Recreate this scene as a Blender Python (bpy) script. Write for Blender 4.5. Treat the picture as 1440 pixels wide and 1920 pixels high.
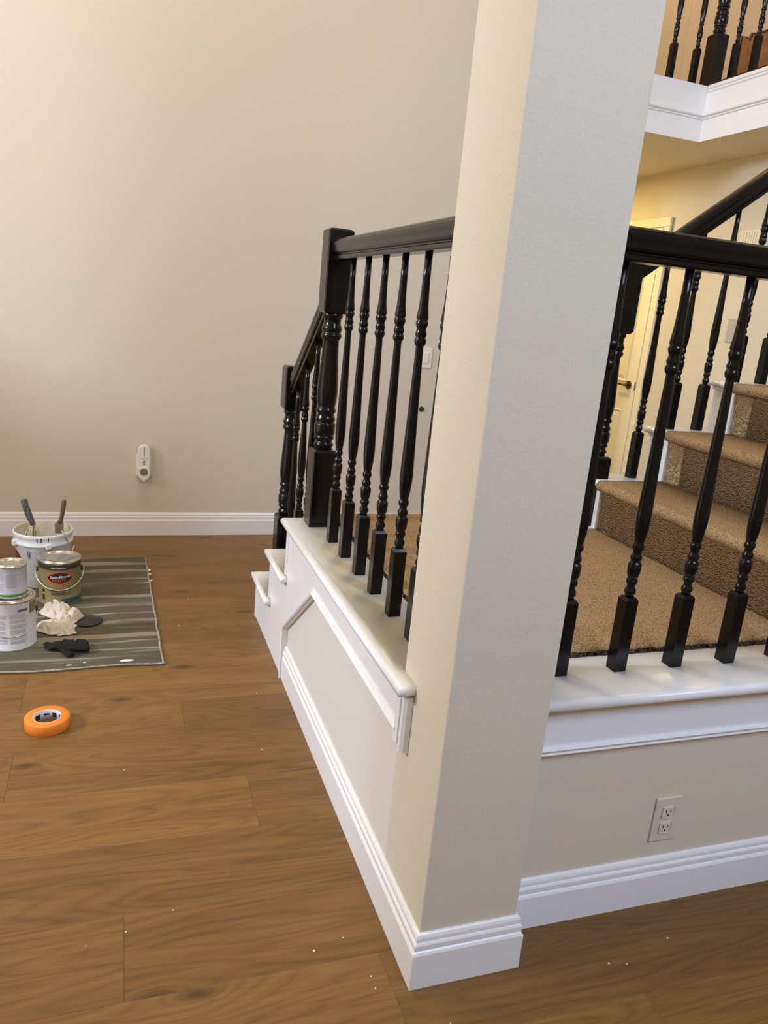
import bpy, bmesh, math, random
from mathutils import Vector, Matrix, noise

for o in list(bpy.data.objects):
    bpy.data.objects.remove(o, do_unlink=True)
SC = bpy.context.scene
COL = SC.collection
random.seed(7)
PI = math.pi

# ------------------------------------------------------------------ camera
FPX, YAW, PITCH, ROLL, CAMZ = 1436.445, 0.346928, 0.260432, 0.095868, 1.34
cy, sy = math.cos(YAW), math.sin(YAW)
f0 = Vector((sy, cy, 0)); r0 = Vector((cy, -sy, 0)); u0 = Vector((0, 0, 1))
fw = math.cos(PITCH) * f0 - math.sin(PITCH) * u0
up = math.sin(PITCH) * f0 + math.cos(PITCH) * u0
rt = math.cos(ROLL) * r0 + math.sin(ROLL) * up
up = -math.sin(ROLL) * r0 + math.cos(ROLL) * up
cam = bpy.data.cameras.new('camera'); co = bpy.data.objects.new('camera', cam); COL.objects.link(co)
cam.sensor_fit = 'VERTICAL'; cam.sensor_height = 24.0; cam.lens = 24.0 * FPX / 1920.0
cam.clip_start = 0.02
M = Matrix((rt, up, -fw)).transposed().to_4x4(); M.translation = Vector((0, 0, CAMZ))
co.matrix_world = M
SC.camera = co

# ------------------------------------------------------------------ world, lights, exposure
W = bpy.data.worlds.new('sky'); SC.world = W; W.use_nodes = True
W.node_tree.nodes['Background'].inputs[0].default_value = (1.0, 0.78, 0.56, 1)
W.node_tree.nodes['Background'].inputs[1].default_value = 1.8
SC.view_settings.view_transform = 'Standard'
SC.view_settings.look = 'None'
SC.view_settings.gamma = 1.0
SC.view_settings.use_curve_mapping = False
SC.view_settings.exposure = 0.0

def area(name, loc, target, sx, sz, power, color):
    l = bpy.data.lights.new(name, 'AREA'); l.shape = 'RECTANGLE'; l.size = sx; l.size_y = sz
    l.energy = power; l.color = color
    o = bpy.data.objects.new(name, l); COL.objects.link(o); o.location = loc
    d = Vector(target) - Vector(loc)
    o.rotation_euler = d.to_track_quat('-Z', 'Y').to_euler()
    return o
# daylight through the tall window in the left wall
area('window_daylight_left', (-4.6, 2.0, 3.1), (0.6, 2.3, 0.6), 1.1, 0.9, 282, (0.64, 0.78, 1.0))
# cool daylight through the high windows behind the camera
area('window_daylight_rear', (1.5, -1.75, 3.7), (0.9, 1.2, 1.3), 2.2, 1.6, 150, (0.48, 0.66, 0.97))
# warm recessed ceiling light of the two-storey room, then a fill
area('ceiling_light_room', (0.0, 3.0, 5.1), (0.0, 3.0, 0), 0.5, 0.5, 34, (1.0, 0.88, 0.60))
area('riser_fill_light', (-0.8, 1.35, 5.1), (-0.8, 1.35, 0), 0.6, 0.6, 38, (1.0, 0.89, 0.57))  # unseen fill lamp, added to brighten the stair risers
# warm ceiling light of the hall behind the stairs, and one upstairs
area('ceiling_light_hall', (2.7, 5.1, 2.36), (2.7, 5.1, 0), 0.25, 0.25, 23, (1.0, 0.77, 0.31))
area('ceiling_light_upper', (3.4, 4.6, 5.1), (3.4, 4.6, 0), 0.4, 0.4, 27, (1.0, 0.58, 0.15))

# ------------------------------------------------------------------ materials
MATS = {}
def mat(name, color, rough=0.5, spec=0.5, metal=0.0, bump=None, coat=0.0, var=None):
    """bump=(scale,strength,distance) noise relief; var=(scale,amount) noise tint"""
    if name in MATS: return MATS[name]
    m = bpy.data.materials.new(name); m.use_nodes = True
    nt = m.node_tree; b = nt.nodes['Principled BSDF']
    b.inputs['Base Color'].default_value = (*color, 1)
    b.inputs['Roughness'].default_value = rough
    b.inputs['Specular IOR Level'].default_value = spec
    b.inputs['Metallic'].default_value = metal
    b.inputs['Coat Weight'].default_value = coat
    tc = nt.nodes.new('ShaderNodeNewGeometry')
    if bump:
        n = nt.nodes.new('ShaderNodeTexNoise'); n.inputs['Scale'].default_value = bump[0]; n.inputs['Detail'].default_value = 3
        nt.links.new(tc.outputs['Position'], n.inputs['Vector'])
        bp = nt.nodes.new('ShaderNodeBump'); bp.inputs['Strength'].default_value = bump[1]; bp.inputs['Distance'].default_value = bump[2]
        nt.links.new(n.outputs['Fac'], bp.inputs['Height']); nt.links.new(bp.outputs['Normal'], b.inputs['Normal'])
    if var:
        n = nt.nodes.new('ShaderNodeTexNoise'); n.inputs['Scale'].default_value = var[0]; n.inputs['Detail'].default_value = 4
        nt.links.new(tc.outputs['Position'], n.inputs['Vector'])
        r = nt.nodes.new('ShaderNodeValToRGB')
        a = var[1]
        r.color_ramp.elements[0].position = 0.3; r.color_ramp.elements[1].position = 0.7
        r.color_ramp.elements[0].color = (*[max(0, c * (1 - a)) for c in color], 1)
        r.color_ramp.elements[1].color = (*[min(1, c * (1 + a)) for c in color], 1)
        nt.links.new(n.outputs['Fac'], r.inputs['Fac']); nt.links.new(r.outputs['Color'], b.inputs['Base Color'])
    MATS[name] = m
    return m

def N(nt, t, **kw):
    n = nt.nodes.new(t)
    for k, v in kw.items():
        if k in n.inputs: n.inputs[k].default_value = v
        else: setattr(n, k, v)
    return n

WALL = mat('wall_paint', (0.65, 0.585, 0.475), 0.65, 0.35, bump=(210, 0.26, 0.003))
TRIM = mat('white_trim_paint', (0.80, 0.79, 0.79), 0.28, 0.5)
PANELP = mat('half_wall_paint', (0.69, 0.645, 0.585), 0.5, 0.4, bump=(210, 0.12, 0.003))
CEIL = mat('ceiling_paint', (0.74, 0.66, 0.52), 0.8, 0.2)
DOORP = mat('door_paint', (0.80, 0.735, 0.56), 0.4, 0.4)

def black_paint():
    m = bpy.data.materials.new('black_gloss_paint'); m.use_nodes = True; nt = m.node_tree; b = nt.nodes['Principled BSDF']
    b.inputs['Base Color'].default_value = (0.004, 0.004, 0.0045, 1); b.inputs['Roughness'].default_value = 0.18; b.inputs['Specular IOR Level'].default_value = 0.34
    g = N(nt, 'ShaderNodeNewGeometry'); mp = N(nt, 'ShaderNodeMapping'); mp.inputs['Scale'].default_value = (160, 160, 12)
    n = N(nt, 'ShaderNodeTexNoise', Scale=1.0, Detail=3.0)
    bp = N(nt, 'ShaderNodeBump', Strength=0.14, Distance=0.002)
    nt.links.new(g.outputs['Position'], mp.inputs['Vector']); nt.links.new(mp.outputs[0], n.inputs['Vector'])
    nt.links.new(n.outputs['Fac'], bp.inputs['Height']); nt.links.new(bp.outputs[0], b.inputs['Normal'])
    return m
BLACK = black_paint()

def plank_mat():
    m = bpy.data.materials.new('oak_vinyl_plank'); m.use_nodes = True; nt = m.node_tree; b = nt.nodes['Principled BSDF']
    L = nt.links.new
    g = N(nt, 'ShaderNodeNewGeometry'); oi = N(nt, 'ShaderNodeObjectInfo')
    mul = N(nt, 'ShaderNodeMath', operation='MULTIPLY'); mul.inputs[1].default_value = 37.0; L(oi.outputs['Random'], mul.inputs[0])
    cmb = N(nt, 'ShaderNodeCombineXYZ'); L(mul.outputs[0], cmb.inputs[0]); L(mul.outputs[0], cmb.inputs[2])
    add = N(nt, 'ShaderNodeVectorMath', operation='ADD'); L(g.outputs['Position'], add.inputs[0]); L(cmb.outputs[0], add.inputs[1])
    # broad tone
    m1 = N(nt, 'ShaderNodeMapping'); m1.inputs['Scale'].default_value = (0.9, 7.0, 1); L(add.outputs[0], m1.inputs[0])
    n1 = N(nt, 'ShaderNodeTexNoise', Scale=1.6, Detail=4.0, Distortion=0.6); L(m1.outputs[0], n1.inputs['Vector'])
    # cathedral grain: rings of a stretched log
    m2 = N(nt, 'ShaderNodeMapping'); m2.inputs['Scale'].default_value = (0.55, 5.0, 1); L(add.outputs[0], m2.inputs[0])
    n2 = N(nt, 'ShaderNodeTexNoise', Scale=1.7, Detail=1.5, Distortion=0.3); L(m2.outputs[0], n2.inputs['Vector'])
    k2 = N(nt, 'ShaderNodeMath', operation='MULTIPLY'); k2.inputs[1].default_value = 34.0; L(n2.outputs['Fac'], k2.inputs[0])
    fr0 = N(nt, 'ShaderNodeMath', operation='PINGPONG'); fr0.inputs[1].default_value = 1.0; L(k2.outputs[0], fr0.inputs[0])
    fr = N(nt, 'ShaderNodeMath', operation='POWER'); fr.inputs[1].default_value = 0.45; L(fr0.outputs[0], fr.inputs[0])
    # fine fibre
    m3 = N(nt, 'ShaderNodeMapping'); m3.inputs['Scale'].default_value = (9.0, 260.0, 1); L(add.outputs[0], m3.inputs[0])
    n3 = N(nt, 'ShaderNodeTexNoise', Scale=1.0, Detail=5.0, Roughness=0.65); L(m3.outputs[0], n3.inputs['Vector'])
    # combine
    a1 = N(nt, 'ShaderNodeMath', operation='MULTIPLY_ADD'); a1.inputs[1].default_value = 0.50; a1.inputs[2].default_value = -0.13; L(n1.outputs['Fac'], a1.inputs[0])
    a2 = N(nt, 'ShaderNodeMath', operation='MULTIPLY_ADD'); a2.inputs[1].default_value = 0.20; L(fr.outputs[0], a2.inputs[0]); L(a1.outputs[0], a2.inputs[2])
    a3 = N(nt, 'ShaderNodeMath', operation='MULTIPLY_ADD'); a3.inputs[1].default_value = 0.52; L(n3.outputs['Fac'], a3.inputs[0]); L(a2.outputs[0], a3.inputs[2])
    cr = N(nt, 'ShaderNodeValToRGB'); L(a3.outputs[0], cr.inputs['Fac'])
    e = cr.color_ramp.elements
    e[0].position = 0.18; e[0].color = (0.074, 0.032, 0.0072, 1)
    e[1].position = 0.82; e[1].color = (0.25, 0.128, 0.034, 1)
    x = cr.color_ramp.elements.new(0.5); x.color = (0.168, 0.080, 0.0185, 1)
    # knots
    vk = N(nt, 'ShaderNodeMapping'); vk.inputs['Scale'].default_value = (1.35, 3.6, 1); L(add.outputs[0], vk.inputs[0])
    vo = N(nt, 'ShaderNodeTexVoronoi', voronoi_dimensions='2D', Scale=1.0, Randomness=1.0); L(vk.outputs[0], vo.inputs['Vector'])
    kd = N(nt, 'ShaderNodeMath', operation='MULTIPLY_ADD'); kd.inputs[1].default_value = 5.0; kd.inputs[2].default_value = 0.35; L(vo.outputs['Distance'], kd.inputs[0])
    ki = N(nt, 'ShaderNodeMath', operation='DIVIDE'); ki.inputs[0].default_value = 4.5; L(kd.outputs[0], ki.inputs[1])
    ka = N(nt, 'ShaderNodeMath', operation='ADD'); L(ki.outputs[0], ka.inputs[0]); L(k2.outputs[0], ka.inputs[1]); L(ka.outputs[0], fr0.inputs[0])
    kr = N(nt, 'ShaderNodeValToRGB'); L(vo.outputs['Distance'], kr.inputs['Fac'])
    kr.color_ramp.elements[0].position = 0.015; kr.color_ramp.elements[0].color = (0.28, 0.26, 0.24, 1)
    kr.color_ramp.elements[1].position = 0.075; kr.color_ramp.elements[1].color = (1, 1, 1, 1)
    mx = N(nt, 'ShaderNodeMix', data_type='RGBA', blend_type='MULTIPLY'); mx.inputs['Factor'].default_value = 0.8
    L(cr.outputs['Color'], mx.inputs[6]); L(kr.outputs['Color'], mx.inputs[7])
    # board to board tint
    hs = N(nt, 'ShaderNodeHueSaturation'); L(mx.outputs[2], hs.inputs['Color'])
    v = N(nt, 'ShaderNodeMath', operation='MULTIPLY_ADD'); v.inputs[1].default_value = 0.26; v.inputs[2].default_value = 0.87; L(oi.outputs['Random'], v.inputs[0]); L(v.outputs[0], hs.inputs['Value'])
    L(hs.outputs['Color'], b.inputs['Base Color'])
    b.inputs['Roughness'].default_value = 0.42
    b.inputs['Specular IOR Level'].default_value = 0.4
    bp = N(nt, 'ShaderNodeBump', Strength=0.25, Distance=0.0012); L(a3.outputs[0], bp.inputs['Height']); L(bp.outputs[0], b.inputs['Normal'])
    return m
PLANK = plank_mat()

def carpet_mat():
    m = bpy.data.materials.new('tan_carpet_pile'); m.use_nodes = True; nt = m.node_tree; b = nt.nodes['Principled BSDF']
    L = nt.links.new
    g = N(nt, 'ShaderNodeNewGeometry')
    vo = N(nt, 'ShaderNodeTexVoronoi', Scale=235.0, Randomness=0.95)
    mp = N(nt, 'ShaderNodeMapping'); mp.inputs['Scale'].default_value = (1.0, 0.75, 0.85); mp.inputs['Rotation'].default_value = (0.4, 0.3, 0.5)
    L(g.outputs['Position'], mp.inputs[0]); L(mp.outputs[0], vo.inputs['Vector'])
    n = N(nt, 'ShaderNodeTexNoise', Scale=210.0, Detail=5.0, Roughness=0.7); L(g.outputs['Position'], n.inputs['Vector'])
    a = N(nt, 'ShaderNodeMath', operation='MULTIPLY_ADD'); a.inputs[1].default_value = -0.55; L(vo.outputs['Distance'], a.inputs[0])
    s = N(nt, 'ShaderNodeMath', operation='MULTIPLY_ADD'); s.inputs[1].default_value = 0.9; s.inputs[2].default_value = 0.26; L(n.outputs['Fac'], s.inputs[0]); L(s.outputs[0], a.inputs[2])
    cr = N(nt, 'ShaderNodeValToRGB'); L(a.outputs[0], cr.inputs['Fac'])
    e = cr.color_ramp.elements
    e[0].position = 0.1; e[0].color = (0.12, 0.069, 0.030, 1)
    e[1].position = 0.75; e[1].color = (0.485, 0.315, 0.165, 1)
    L(cr.outputs['Color'], b.inputs['Base Color'])
    b.inputs['Roughness'].default_value = 0.95; b.inputs['Specular IOR Level'].default_value = 0.1
    bp = N(nt, 'ShaderNodeBump', Strength=0.6, Distance=0.004, invert=True); L(vo.outputs['Distance'], bp.inputs['Height']); L(bp.outputs[0], b.inputs['Normal'])
    return m
CARPET = carpet_mat()

# ------------------------------------------------------------------ mesh helpers
class MB:
    def __init__(s): s.v = []; s.f = []; s.sm = []
    def add(s, vs, fs, smooth=False):
        o = len(s.v); s.v += [tuple(p) for p in vs]
        s.f += [tuple(i + o for i in f) for f in fs]; s.sm += [smooth] * len(fs)
    def box(s, a, b, bev=0.0):
        x0, x1 = sorted((a[0], b[0])); y0, y1 = sorted((a[1], b[1])); z0, z1 = sorted((a[2], b[2]))
        if bev <= 0:
            vs = [(x, y, z) for x in (x0, x1) for y in (y0, y1) for z in (z0, z1)]
            s.add(vs, [(0, 1, 3, 2), (4, 6, 7, 5), (0, 4, 5, 1), (2, 3, 7, 6), (0, 2, 6, 4), (1, 5, 7, 3)]); return
        bm = bmesh.new(); bmesh.ops.create_cube(bm, size=1)
        bmesh.ops.scale(bm, vec=(x1 - x0, y1 - y0, z1 - z0), verts=bm.verts)
        bmesh.ops.translate(bm, vec=((x0 + x1) / 2, (y0 + y1) / 2, (z0 + z1) / 2), verts=bm.verts)
        bmesh.ops.bevel(bm, geom=bm.edges[:], offset=bev, segments=2, affect='EDGES', profile=0.5)
        s.frombm(bm)
    def frombm(s, bm, smooth=False):
        bm.verts.index_update()
        s.add([v.co[:] for v in bm.verts], [[v.index for v in f.verts] for f in bm.faces], smooth); bm.free()
    def lathe(s, prof, c=(0, 0, 0), n=20, cap0=True, cap1=True):
        """prof: list of (r,z) from bottom to top"""
        vs = []; fs = []
        for r, z in prof:
            for k in range(n):
                t = 2 * PI * k / n; vs.append((c[0] + r * math.cos(t), c[1] + r * math.sin(t), c[2] + z))
        for i in range(len(prof) - 1):
            for k in range(n):
                a = i * n + k; b = i * n + (k + 1) % n
                fs.append((a, b, b + n, a + n))
        s.add(vs, fs, True)
        if cap0: s.add(vs[:n], [tuple(range(n - 1, -1, -1))])
        if cap1: s.add(vs[-n:], [tuple(range(n))])
    def prism(s, poly, axis, a, b, smooth=False):
        """extrude a 2-D polygon along an axis between a and b. poly in the other two axes in xyz order"""
        def P(p, t):
            if axis == 0: return (t, p[0], p[1])
            if axis == 1: return (p[0], t, p[1])
            return (p[0], p[1], t)
        n = len(poly)
        vs = [P(p, a) for p in poly] + [P(p, b) for p in poly]
        fs = [(i, (i + 1) % n, n + (i + 1) % n, n + i) for i in range(n)]
        s.add(vs, fs, smooth)
        s.add(vs[:n], [tuple(range(n - 1, -1, -1))]); s.add(vs[n:], [tuple(range(n))])
    def tube(s, pts, r, n=8, cap=True):
        pts = [Vector(p) for p in pts]; rs = r if isinstance(r, (list, tuple)) else [r] * len(pts)
        vs = []; fs = []
        t0 = (pts[1] - pts[0]).normalized(); ref = Vector((0, 0, 1)) if abs(t0.z) < 0.9 else Vector((1, 0, 0))
        u = t0.cross(ref).normalized()
        for i, p in enumerate(pts):
            t = (pts[min(i + 1, len(pts) - 1)] - pts[max(i - 1, 0)]).normalized()
            u = (u - t * u.dot(t)).normalized(); w = t.cross(u)
            for k in range(n):
                a = 2 * PI * k / n; vs.append(p + (u * math.cos(a) + w * math.sin(a)) * rs[i])
        for i in range(len(pts) - 1):
            for k in range(n):
                a = i * n + k; b = i * n + (k + 1) % n; fs.append((a, b, b + n, a + n))
        s.add(vs, fs, True)
        if cap:
            s.add(vs[:n], [tuple(range(n - 1, -1, -1))]); s.add(vs[-n:], [tuple(range(n))])
    def grid(s, fn, nu, nv, smooth=True):
        vs = [fn(i / nu, j / nv) for i in range(nu + 1) for j in range(nv + 1)]
        fs = [(i * (nv + 1) + j, (i + 1) * (nv + 1) + j, (i + 1) * (nv + 1) + j + 1, i * (nv + 1) + j + 1) for i in range(nu) for j in range(nv)]
        s.add(vs, fs, smooth)
    def build(s, name, material, parent=None, loc=None, bevel=0.0, recalc=True):
        me = bpy.data.meshes.new(name); me.from_pydata(s.v, [], s.f)
        for i, p in enumerate(me.polygons): p.use_smooth = s.sm[i]
        bm = bmesh.new(); bm.from_mesh(me)
        bmesh.ops.remove_doubles(bm, verts=bm.verts, dist=1e-6)
        if recalc: bmesh.ops.recalc_face_normals(bm, faces=bm.faces)
        bm.to_mesh(me); bm.free()
        me.materials.append(material)
        o = bpy.data.objects.new(name, me); COL.objects.link(o)
        if parent is not None: o.parent = parent
        if loc is not None: o.location = loc
        if bevel > 0:
            md = o.modifiers.new('edge', 'BEVEL'); md.width = bevel; md.segments = 2; md.limit_method = 'ANGLE'; md.angle_limit = 0.7
        return o

def tag(o, label=None, cat=None, group=None, kind=None):
    if label: o['label'] = label
    if cat: o['category'] = cat
    if group: o['group'] = group
    if kind: o['kind'] = kind
    return o
def thing(name, label, cat, loc=(0, 0, 0), group=None, rz=0):
    o = bpy.data.objects.new(name, None); COL.objects.link(o); o.empty_display_size = 0.05
    o.location = loc; o.rotation_euler.z = rz
    return tag(o, label, cat, group)
def bx(name, a, b, m, parent=None, bev=0.0, loc=None):
    q = MB(); q.box(a, b, bev); return q.build(name, m, parent, loc)
def struct(o, label=None): o['kind'] = 'structure'; return tag(o, label)

def sweep(path, profile, side=1):
    """profile: (out, z) loop; path: list of 2-D points on the wall face; returns one MB per segment, mitred.
    outward = right of the walking direction * side"""
    P = [Vector(p) for p in path]; n = len(P); D = [(P[i + 1] - P[i]).normalized() for i in range(n - 1)]
    O = [Vector((d.y, -d.x)) * side for d in D]
    out = []
    for i in range(n - 1):
        def ends(k, j):
            if j < 0 or j >= n - 1: return O[i]
            b = O[i] + O[j]; return b / b.dot(O[i])
        m0 = ends(i, i - 1); m1 = ends(i, i + 1)
        q = MB(); L = len(profile); vs = []
        for base, m in ((P[i], m0), (P[i + 1], m1)):
            for w, z in profile: p = base + m * w; vs.append((p.x, p.y, z))
        q.add(vs, [(k, (k + 1) % L, L + (k + 1) % L, L + k) for k in range(L)])
        q.add(vs[:L], [tuple(range(L))]); q.add(vs[L:], [tuple(range(L))])
        out.append(q)
    return out

# ================================================================== dimensions (metres)
XL, XR, YF = 0.581, 0.801, 1.155          # pillar: left face, right face, front face
YB = 1.378                                # pillar back face
YR = 1.248                                # right half wall face
ZC = 0.597                                # top of the white cap boards
ZL = 0.614                                # carpet of the landing
YW = 4.254                                # tall back wall
RISE, RUN = 0.193, 0.262                  # stairs going up
XS1 = 1.693                               # first riser of the stairs going up

# ================================================================== room shell
floor = struct(bx('floor', (-1.9, -1.6, -0.12), (5.0, 6.2, -0.012), mat('subfloor', (0.10, 0.06, 0.035), 0.8)))
PW = 0.2285; Y0 = 1.245
ends_known = {2: [0.355, -0.95, 1.62], 0: [0.015, 1.35, -1.3], -1: [0.535, -0.72, 1.9], 1: [-0.62, 0.80, 2.1], 3: [-0.28, 1.1, -1.55]}
pm_cache = {}
for row in range(-8, 14):
    ya = Y0 + row * PW; yb = ya + PW
    if ya > YW: break
    yb = min(yb, YW)
    if row in ends_known: js = sorted(ends_known[row])
    else:
        s0 = -1.9 + random.uniform(0.25, 1.3); js = [s0 + 1.32 * k for k in range(5)]
    xs = [-1.9] + [j for j in js if -1.7 < j < 3.3] + [3.5]
    for a, b in zip(xs[:-1], xs[1:]):
        q = MB(); g = 0.00012
        q.box((a + g, ya + g, -0.012), (b - g, yb - g, 0.0), 0)
        bmq = q
        o = bmq.build('plank', PLANK, floor)
        md = o.modifiers.new('edge', 'BEVEL'); md.width = 0.0006; md.segments = 1; md.limit_method = 'ANGLE'

ceiling = struct(bx('ceiling', (-2.0, -1.7, 5.2), (5.1, 6.3, 5.3), CEIL))
struct(bx('wall_back', (-2.0, YW, 0), (2.1, YW + 0.12, 5.2), WALL))
# left wall with a tall window opening
q = MB()
q.box((-2.0, -1.7, 0), (-1.9, 1.5, 5.2)); q.box((-2.0, 3.95, 0), (-1.9, YW, 5.2)); q.box((-2.0, 3.0, 0), (-1.9, 3.1, 5.2))
q.box((-2.0, 3.1, 0), (-1.9, 3.95, 1.54)); q.box((-2.0, 1.5, 4.3), (-1.9, 3.95, 5.2))
struct(q.build('wall_left', WALL))
for nm_, y0_, y1_, z0_, z1_ in (('window_1', 3.1, 3.95, 1.54, 4.3), ('window_3', 1.5, 3.0, 0.0, 4.3)):
    q = MB()
    q.box((-1.97, y0_, z0_), (-1.92, y0_ + 0.05, z1_)); q.box((-1.97, y1_ - 0.05, z0_), (-1.92, y1_, z1_)); q.box((-1.97, y0_, z0_), (-1.92, y1_, z0_ + 0.05)); q.box((-1.97, y0_, z1_ - 0.05), (-1.92, y1_, z1_))
    struct(q.build(nm_, TRIM))
# rear wall with high windows
q = MB()
q.box((-2.0, -1.7, 0), (5.1, -1.6, 2.6)); q.box((-2.0, -1.7, 4.8), (5.1, -1.6, 5.2))
q.box((-2.0, -1.7, 2.6), (0.2, -1.6, 4.8)); q.box((2.8, -1.7, 2.6), (5.1, -1.6, 4.8))
struct(q.build('wall_rear', WALL))
q = MB()
for x in (0.2, 1.47, 2.74): q.box((x, -1.69, 2.6), (x + 0.06, -1.62, 4.8))
for z in (2.6, 4.74): q.box((0.2, -1.69, z), (2.8, -1.62, z + 0.06))
struct(q.build('window_2', TRIM))
struct(bx('wall_right', (5.0, -1.7, 0), (5.1, 6.3, 5.2), WALL))
# hall behind the stairs and the upper hall
struct(bx('wall_hall_left', (2.1, YW, 0), (2.2, 6.2, 5.2), WALL))
struct(bx('wall_hall_back', (2.1, 6.2, 0), (5.1, 6.3, 5.2), WALL))
q = MB(); q.box((3.5, 4.145, 0), (3.62, 6.2, 2.3855)); struct(q.build('wall_hall_door', WALL))
q = MB(); q.box((3.497, 1.6, 0), (3.62, 4.145, 2.3855)); struct(q.build('wall_hall_right', WALL))
struct(bx('wall_upper_back', (2.2, 5.35, 2.66), (3.92, 5.45, 5.2), WALL))
struct(bx('wall_upper_right', (3.92, 5.345, 2.66), (5.0, 5.45, 5.2), WALL))

# ------------------------------------------------------------------ baseboards
BBP = [(0, 0), (0.016, 0), (0.016, 0.083), (0.0135, 0.088), (0.0105, 0.0905), (0.0125, 0.094), (0.0125, 0.104), (0.0105, 0.1075),
       (0.0075, 0.109), (0.009, 0.1125), (0.0085, 0.119), (0.006, 0.1245), (0.0035, 0.127), (0, 0.127)]
segs = sweep([(XL, 2.497), (XL, YF), (XR, YF), (XR, YR), (2.6, YR)], BBP)
for nm, s in zip(('baseboard_left', 'baseboard_front', 'baseboard_return', 'baseboard_right'), segs):
    struct(s.build(nm, TRIM))
BB2 = [(a, z * 1.01) for a, z in BBP]
struct(sweep([(-1.9, YW), (2.1, YW)], BB2)[0].build('baseboard_back', TRIM))
struct(sweep([(3.497, 4.145), (3.497, 2.55)], BB2)[0].build('baseboard_hall', TRIM))

# ------------------------------------------------------------------ pillar and half walls
def pillar():
    c = 0.003; q = MB(); q.prism([(XL, YF + c), (XL + 0.3 * c, YF + 0.3 * c), (XL + c, YF), (XR - c, YF), (XR - 0.3 * c, YF + 0.3 * c), (XR, YF + c), (XR, YB), (XL, YB)], 2, 0, 5.2); return q.build('wall_pillar', WALL)
struct(pillar(), 'cream drywall pillar rising full height at the landing corner')
WLL = struct(bx('wall_landing_left', (XL, YB, 0), (XL + 0.12, 2.50, 0.570), PANELP))
WLR = struct(bx('wall_landing_right', (XR + 0.0005, YR, 0), (1.9, YR + 0.115, 0.570), WALL))

# ------------------------------------------------------------------ white stringer on the open side of the lower steps
YA, YS2, YS1 = 2.525, 2.793, 3.066        # riser planes going down: landing, second step, first step
Z2, Z1 = 0.392, 0.198                     # tread tops
TH = 0.0145
lower = thing('lower_steps', 'white painted steps with a panelled side leading down from the landing', 'stairs')
poly = [(1.352, 0.470), (2.126, 0.470), (2.497, 0.195), (2.497, 0.0), (YS1, 0.0), (YS1, Z1 - 0.022), (YS2, Z1 - 0.022), (YS2, Z2 - 0.022), (YA, Z2 - 0.022), (YA, ZC - 0.024), (1.352, ZC - 0.024)]
q = MB(); q.prism(poly, 0, XL - TH, XL - 0.0005); q.build('skirt_board', TRIM, WLL)
# moulding that frames the panel
def molding(name, pts, parent, w=0.026, inner=-1):
    """strip in the plane x=const following pts (y,z), with a stepped profile, built towards the inside of the panel"""
    P = [Vector(p) for p in pts]; n = len(P); D = [(P[i + 1] - P[i]).normalized() for i in range(n - 1)]
    O = [Vector((-d.y, d.x)) * inner for d in D]
    prof = [(0.0, 0.0), (0.0, 0.021), (0.004, 0.024), (0.008, 0.0215), (0.0105, 0.0175), (0.015, 0.0195), (0.018, 0.0175), (0.020, 0.010), (w, 0.008), (w, 0.0)]
    for i in range(n - 1):
        m0 = O[i] if i == 0 else (O[i] + O[i - 1]) / (O[i] + O[i - 1]).dot(O[i])
        m1 = O[i] if i == n - 2 else (O[i] + O[i + 1]) / (O[i] + O[i + 1]).dot(O[i])
        q = MB(); L = len(prof); vs = []
        for base, m in ((P[i], m0), (P[i + 1], m1)):
            for a, h in prof: p = base + m * a; vs.append((XL - 0.0005 - h, p.x, p.y))
        q.add(vs, [(k, (k + 1) % L, L + (k + 1) % L, L + k) for k in range(L)]); q.add(vs[:L], [tuple(range(L))]); q.add(vs[L:], [tuple(range(L))])
        q.build(name, TRIM, parent)
molding('panel_molding', [(1.352, 0.473), (2.128, 0.473), (2.4985, 0.197), (2.4985, 0.0)], WLL, inner=1)
# vertical end board and bead against the pillar
bx('end_board', (XL - 0.021, 1.338, 0.448), (XL, 1.362, ZC - 0.040), TRIM, WLL, 0.002)
q = MB(); q.prism([(XL - 0.001, 1.315), (XL - 0.012, 1.317), (XL - 0.019, 1.322), (XL - 0.021, 1.328), (XL - 0.018, 1.334), (XL - 0.012, 1.336), (XL - 0.012, 1.338), (XL - 0.001, 1.338)], 2, 0.438, ZC - 0.030); q.build('end_bead', TRIM, WLL)
# corner boards on the riser edges
for y, z0, z1 in ((YA, Z2, ZC), (YS2, Z1, Z2), (YS1, 0, Z1)):
    q = MB()
    q.box((XL - TH - 0.003, y - 0.016, z0 + 0.001), (XL - 0.001, y + 0.007, z1 - 0.026), 0.0015)
    q.box((XL - TH - 0.006, y - 0.003, z0 + 0.001), (XL - 0.001, y + 0.004, z1 - 0.026), 0.0015)
    q.build('corner_board', TRIM, lower)
# nosed treads (white) of the two lower steps
def nosed(x0, x1, y0, y1, z, t, sides, rb_=0.46):
    """board with rounded nose on the named sides: bevelled box"""
    q = MB(); bm = bmesh.new(); bmesh.ops.create_cube(bm, size=1)
    bmesh.ops.scale(bm, vec=(x1 - x0, y1 - y0, t), verts=bm.verts)
    bmesh.ops.translate(bm, vec=((x0 + x1) / 2, (y0 + y1) / 2, z - t / 2), verts=bm.verts)
    sel = []
    for e in bm.edges:
        m = (e.verts[0].co + e.verts[1].co) / 2
        if abs(m.z - (z - t / 2)) < t * 0.4: continue
        for s in sides:
            if (s == '-x' and abs(m.x - x0) < 1e-5) or (s == '+x' and abs(m.x - x1) < 1e-5) or (s == '-y' and abs(m.y - y0) < 1e-5) or (s == '+y' and abs(m.y - y1) < 1e-5): sel.append(e); break
    bmesh.ops.bevel(bm, geom=sel, offset=t * rb_, segments=5, affect='EDGES', profile=0.5)
    q.frombm(bm, True); o = q
    return o
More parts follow.
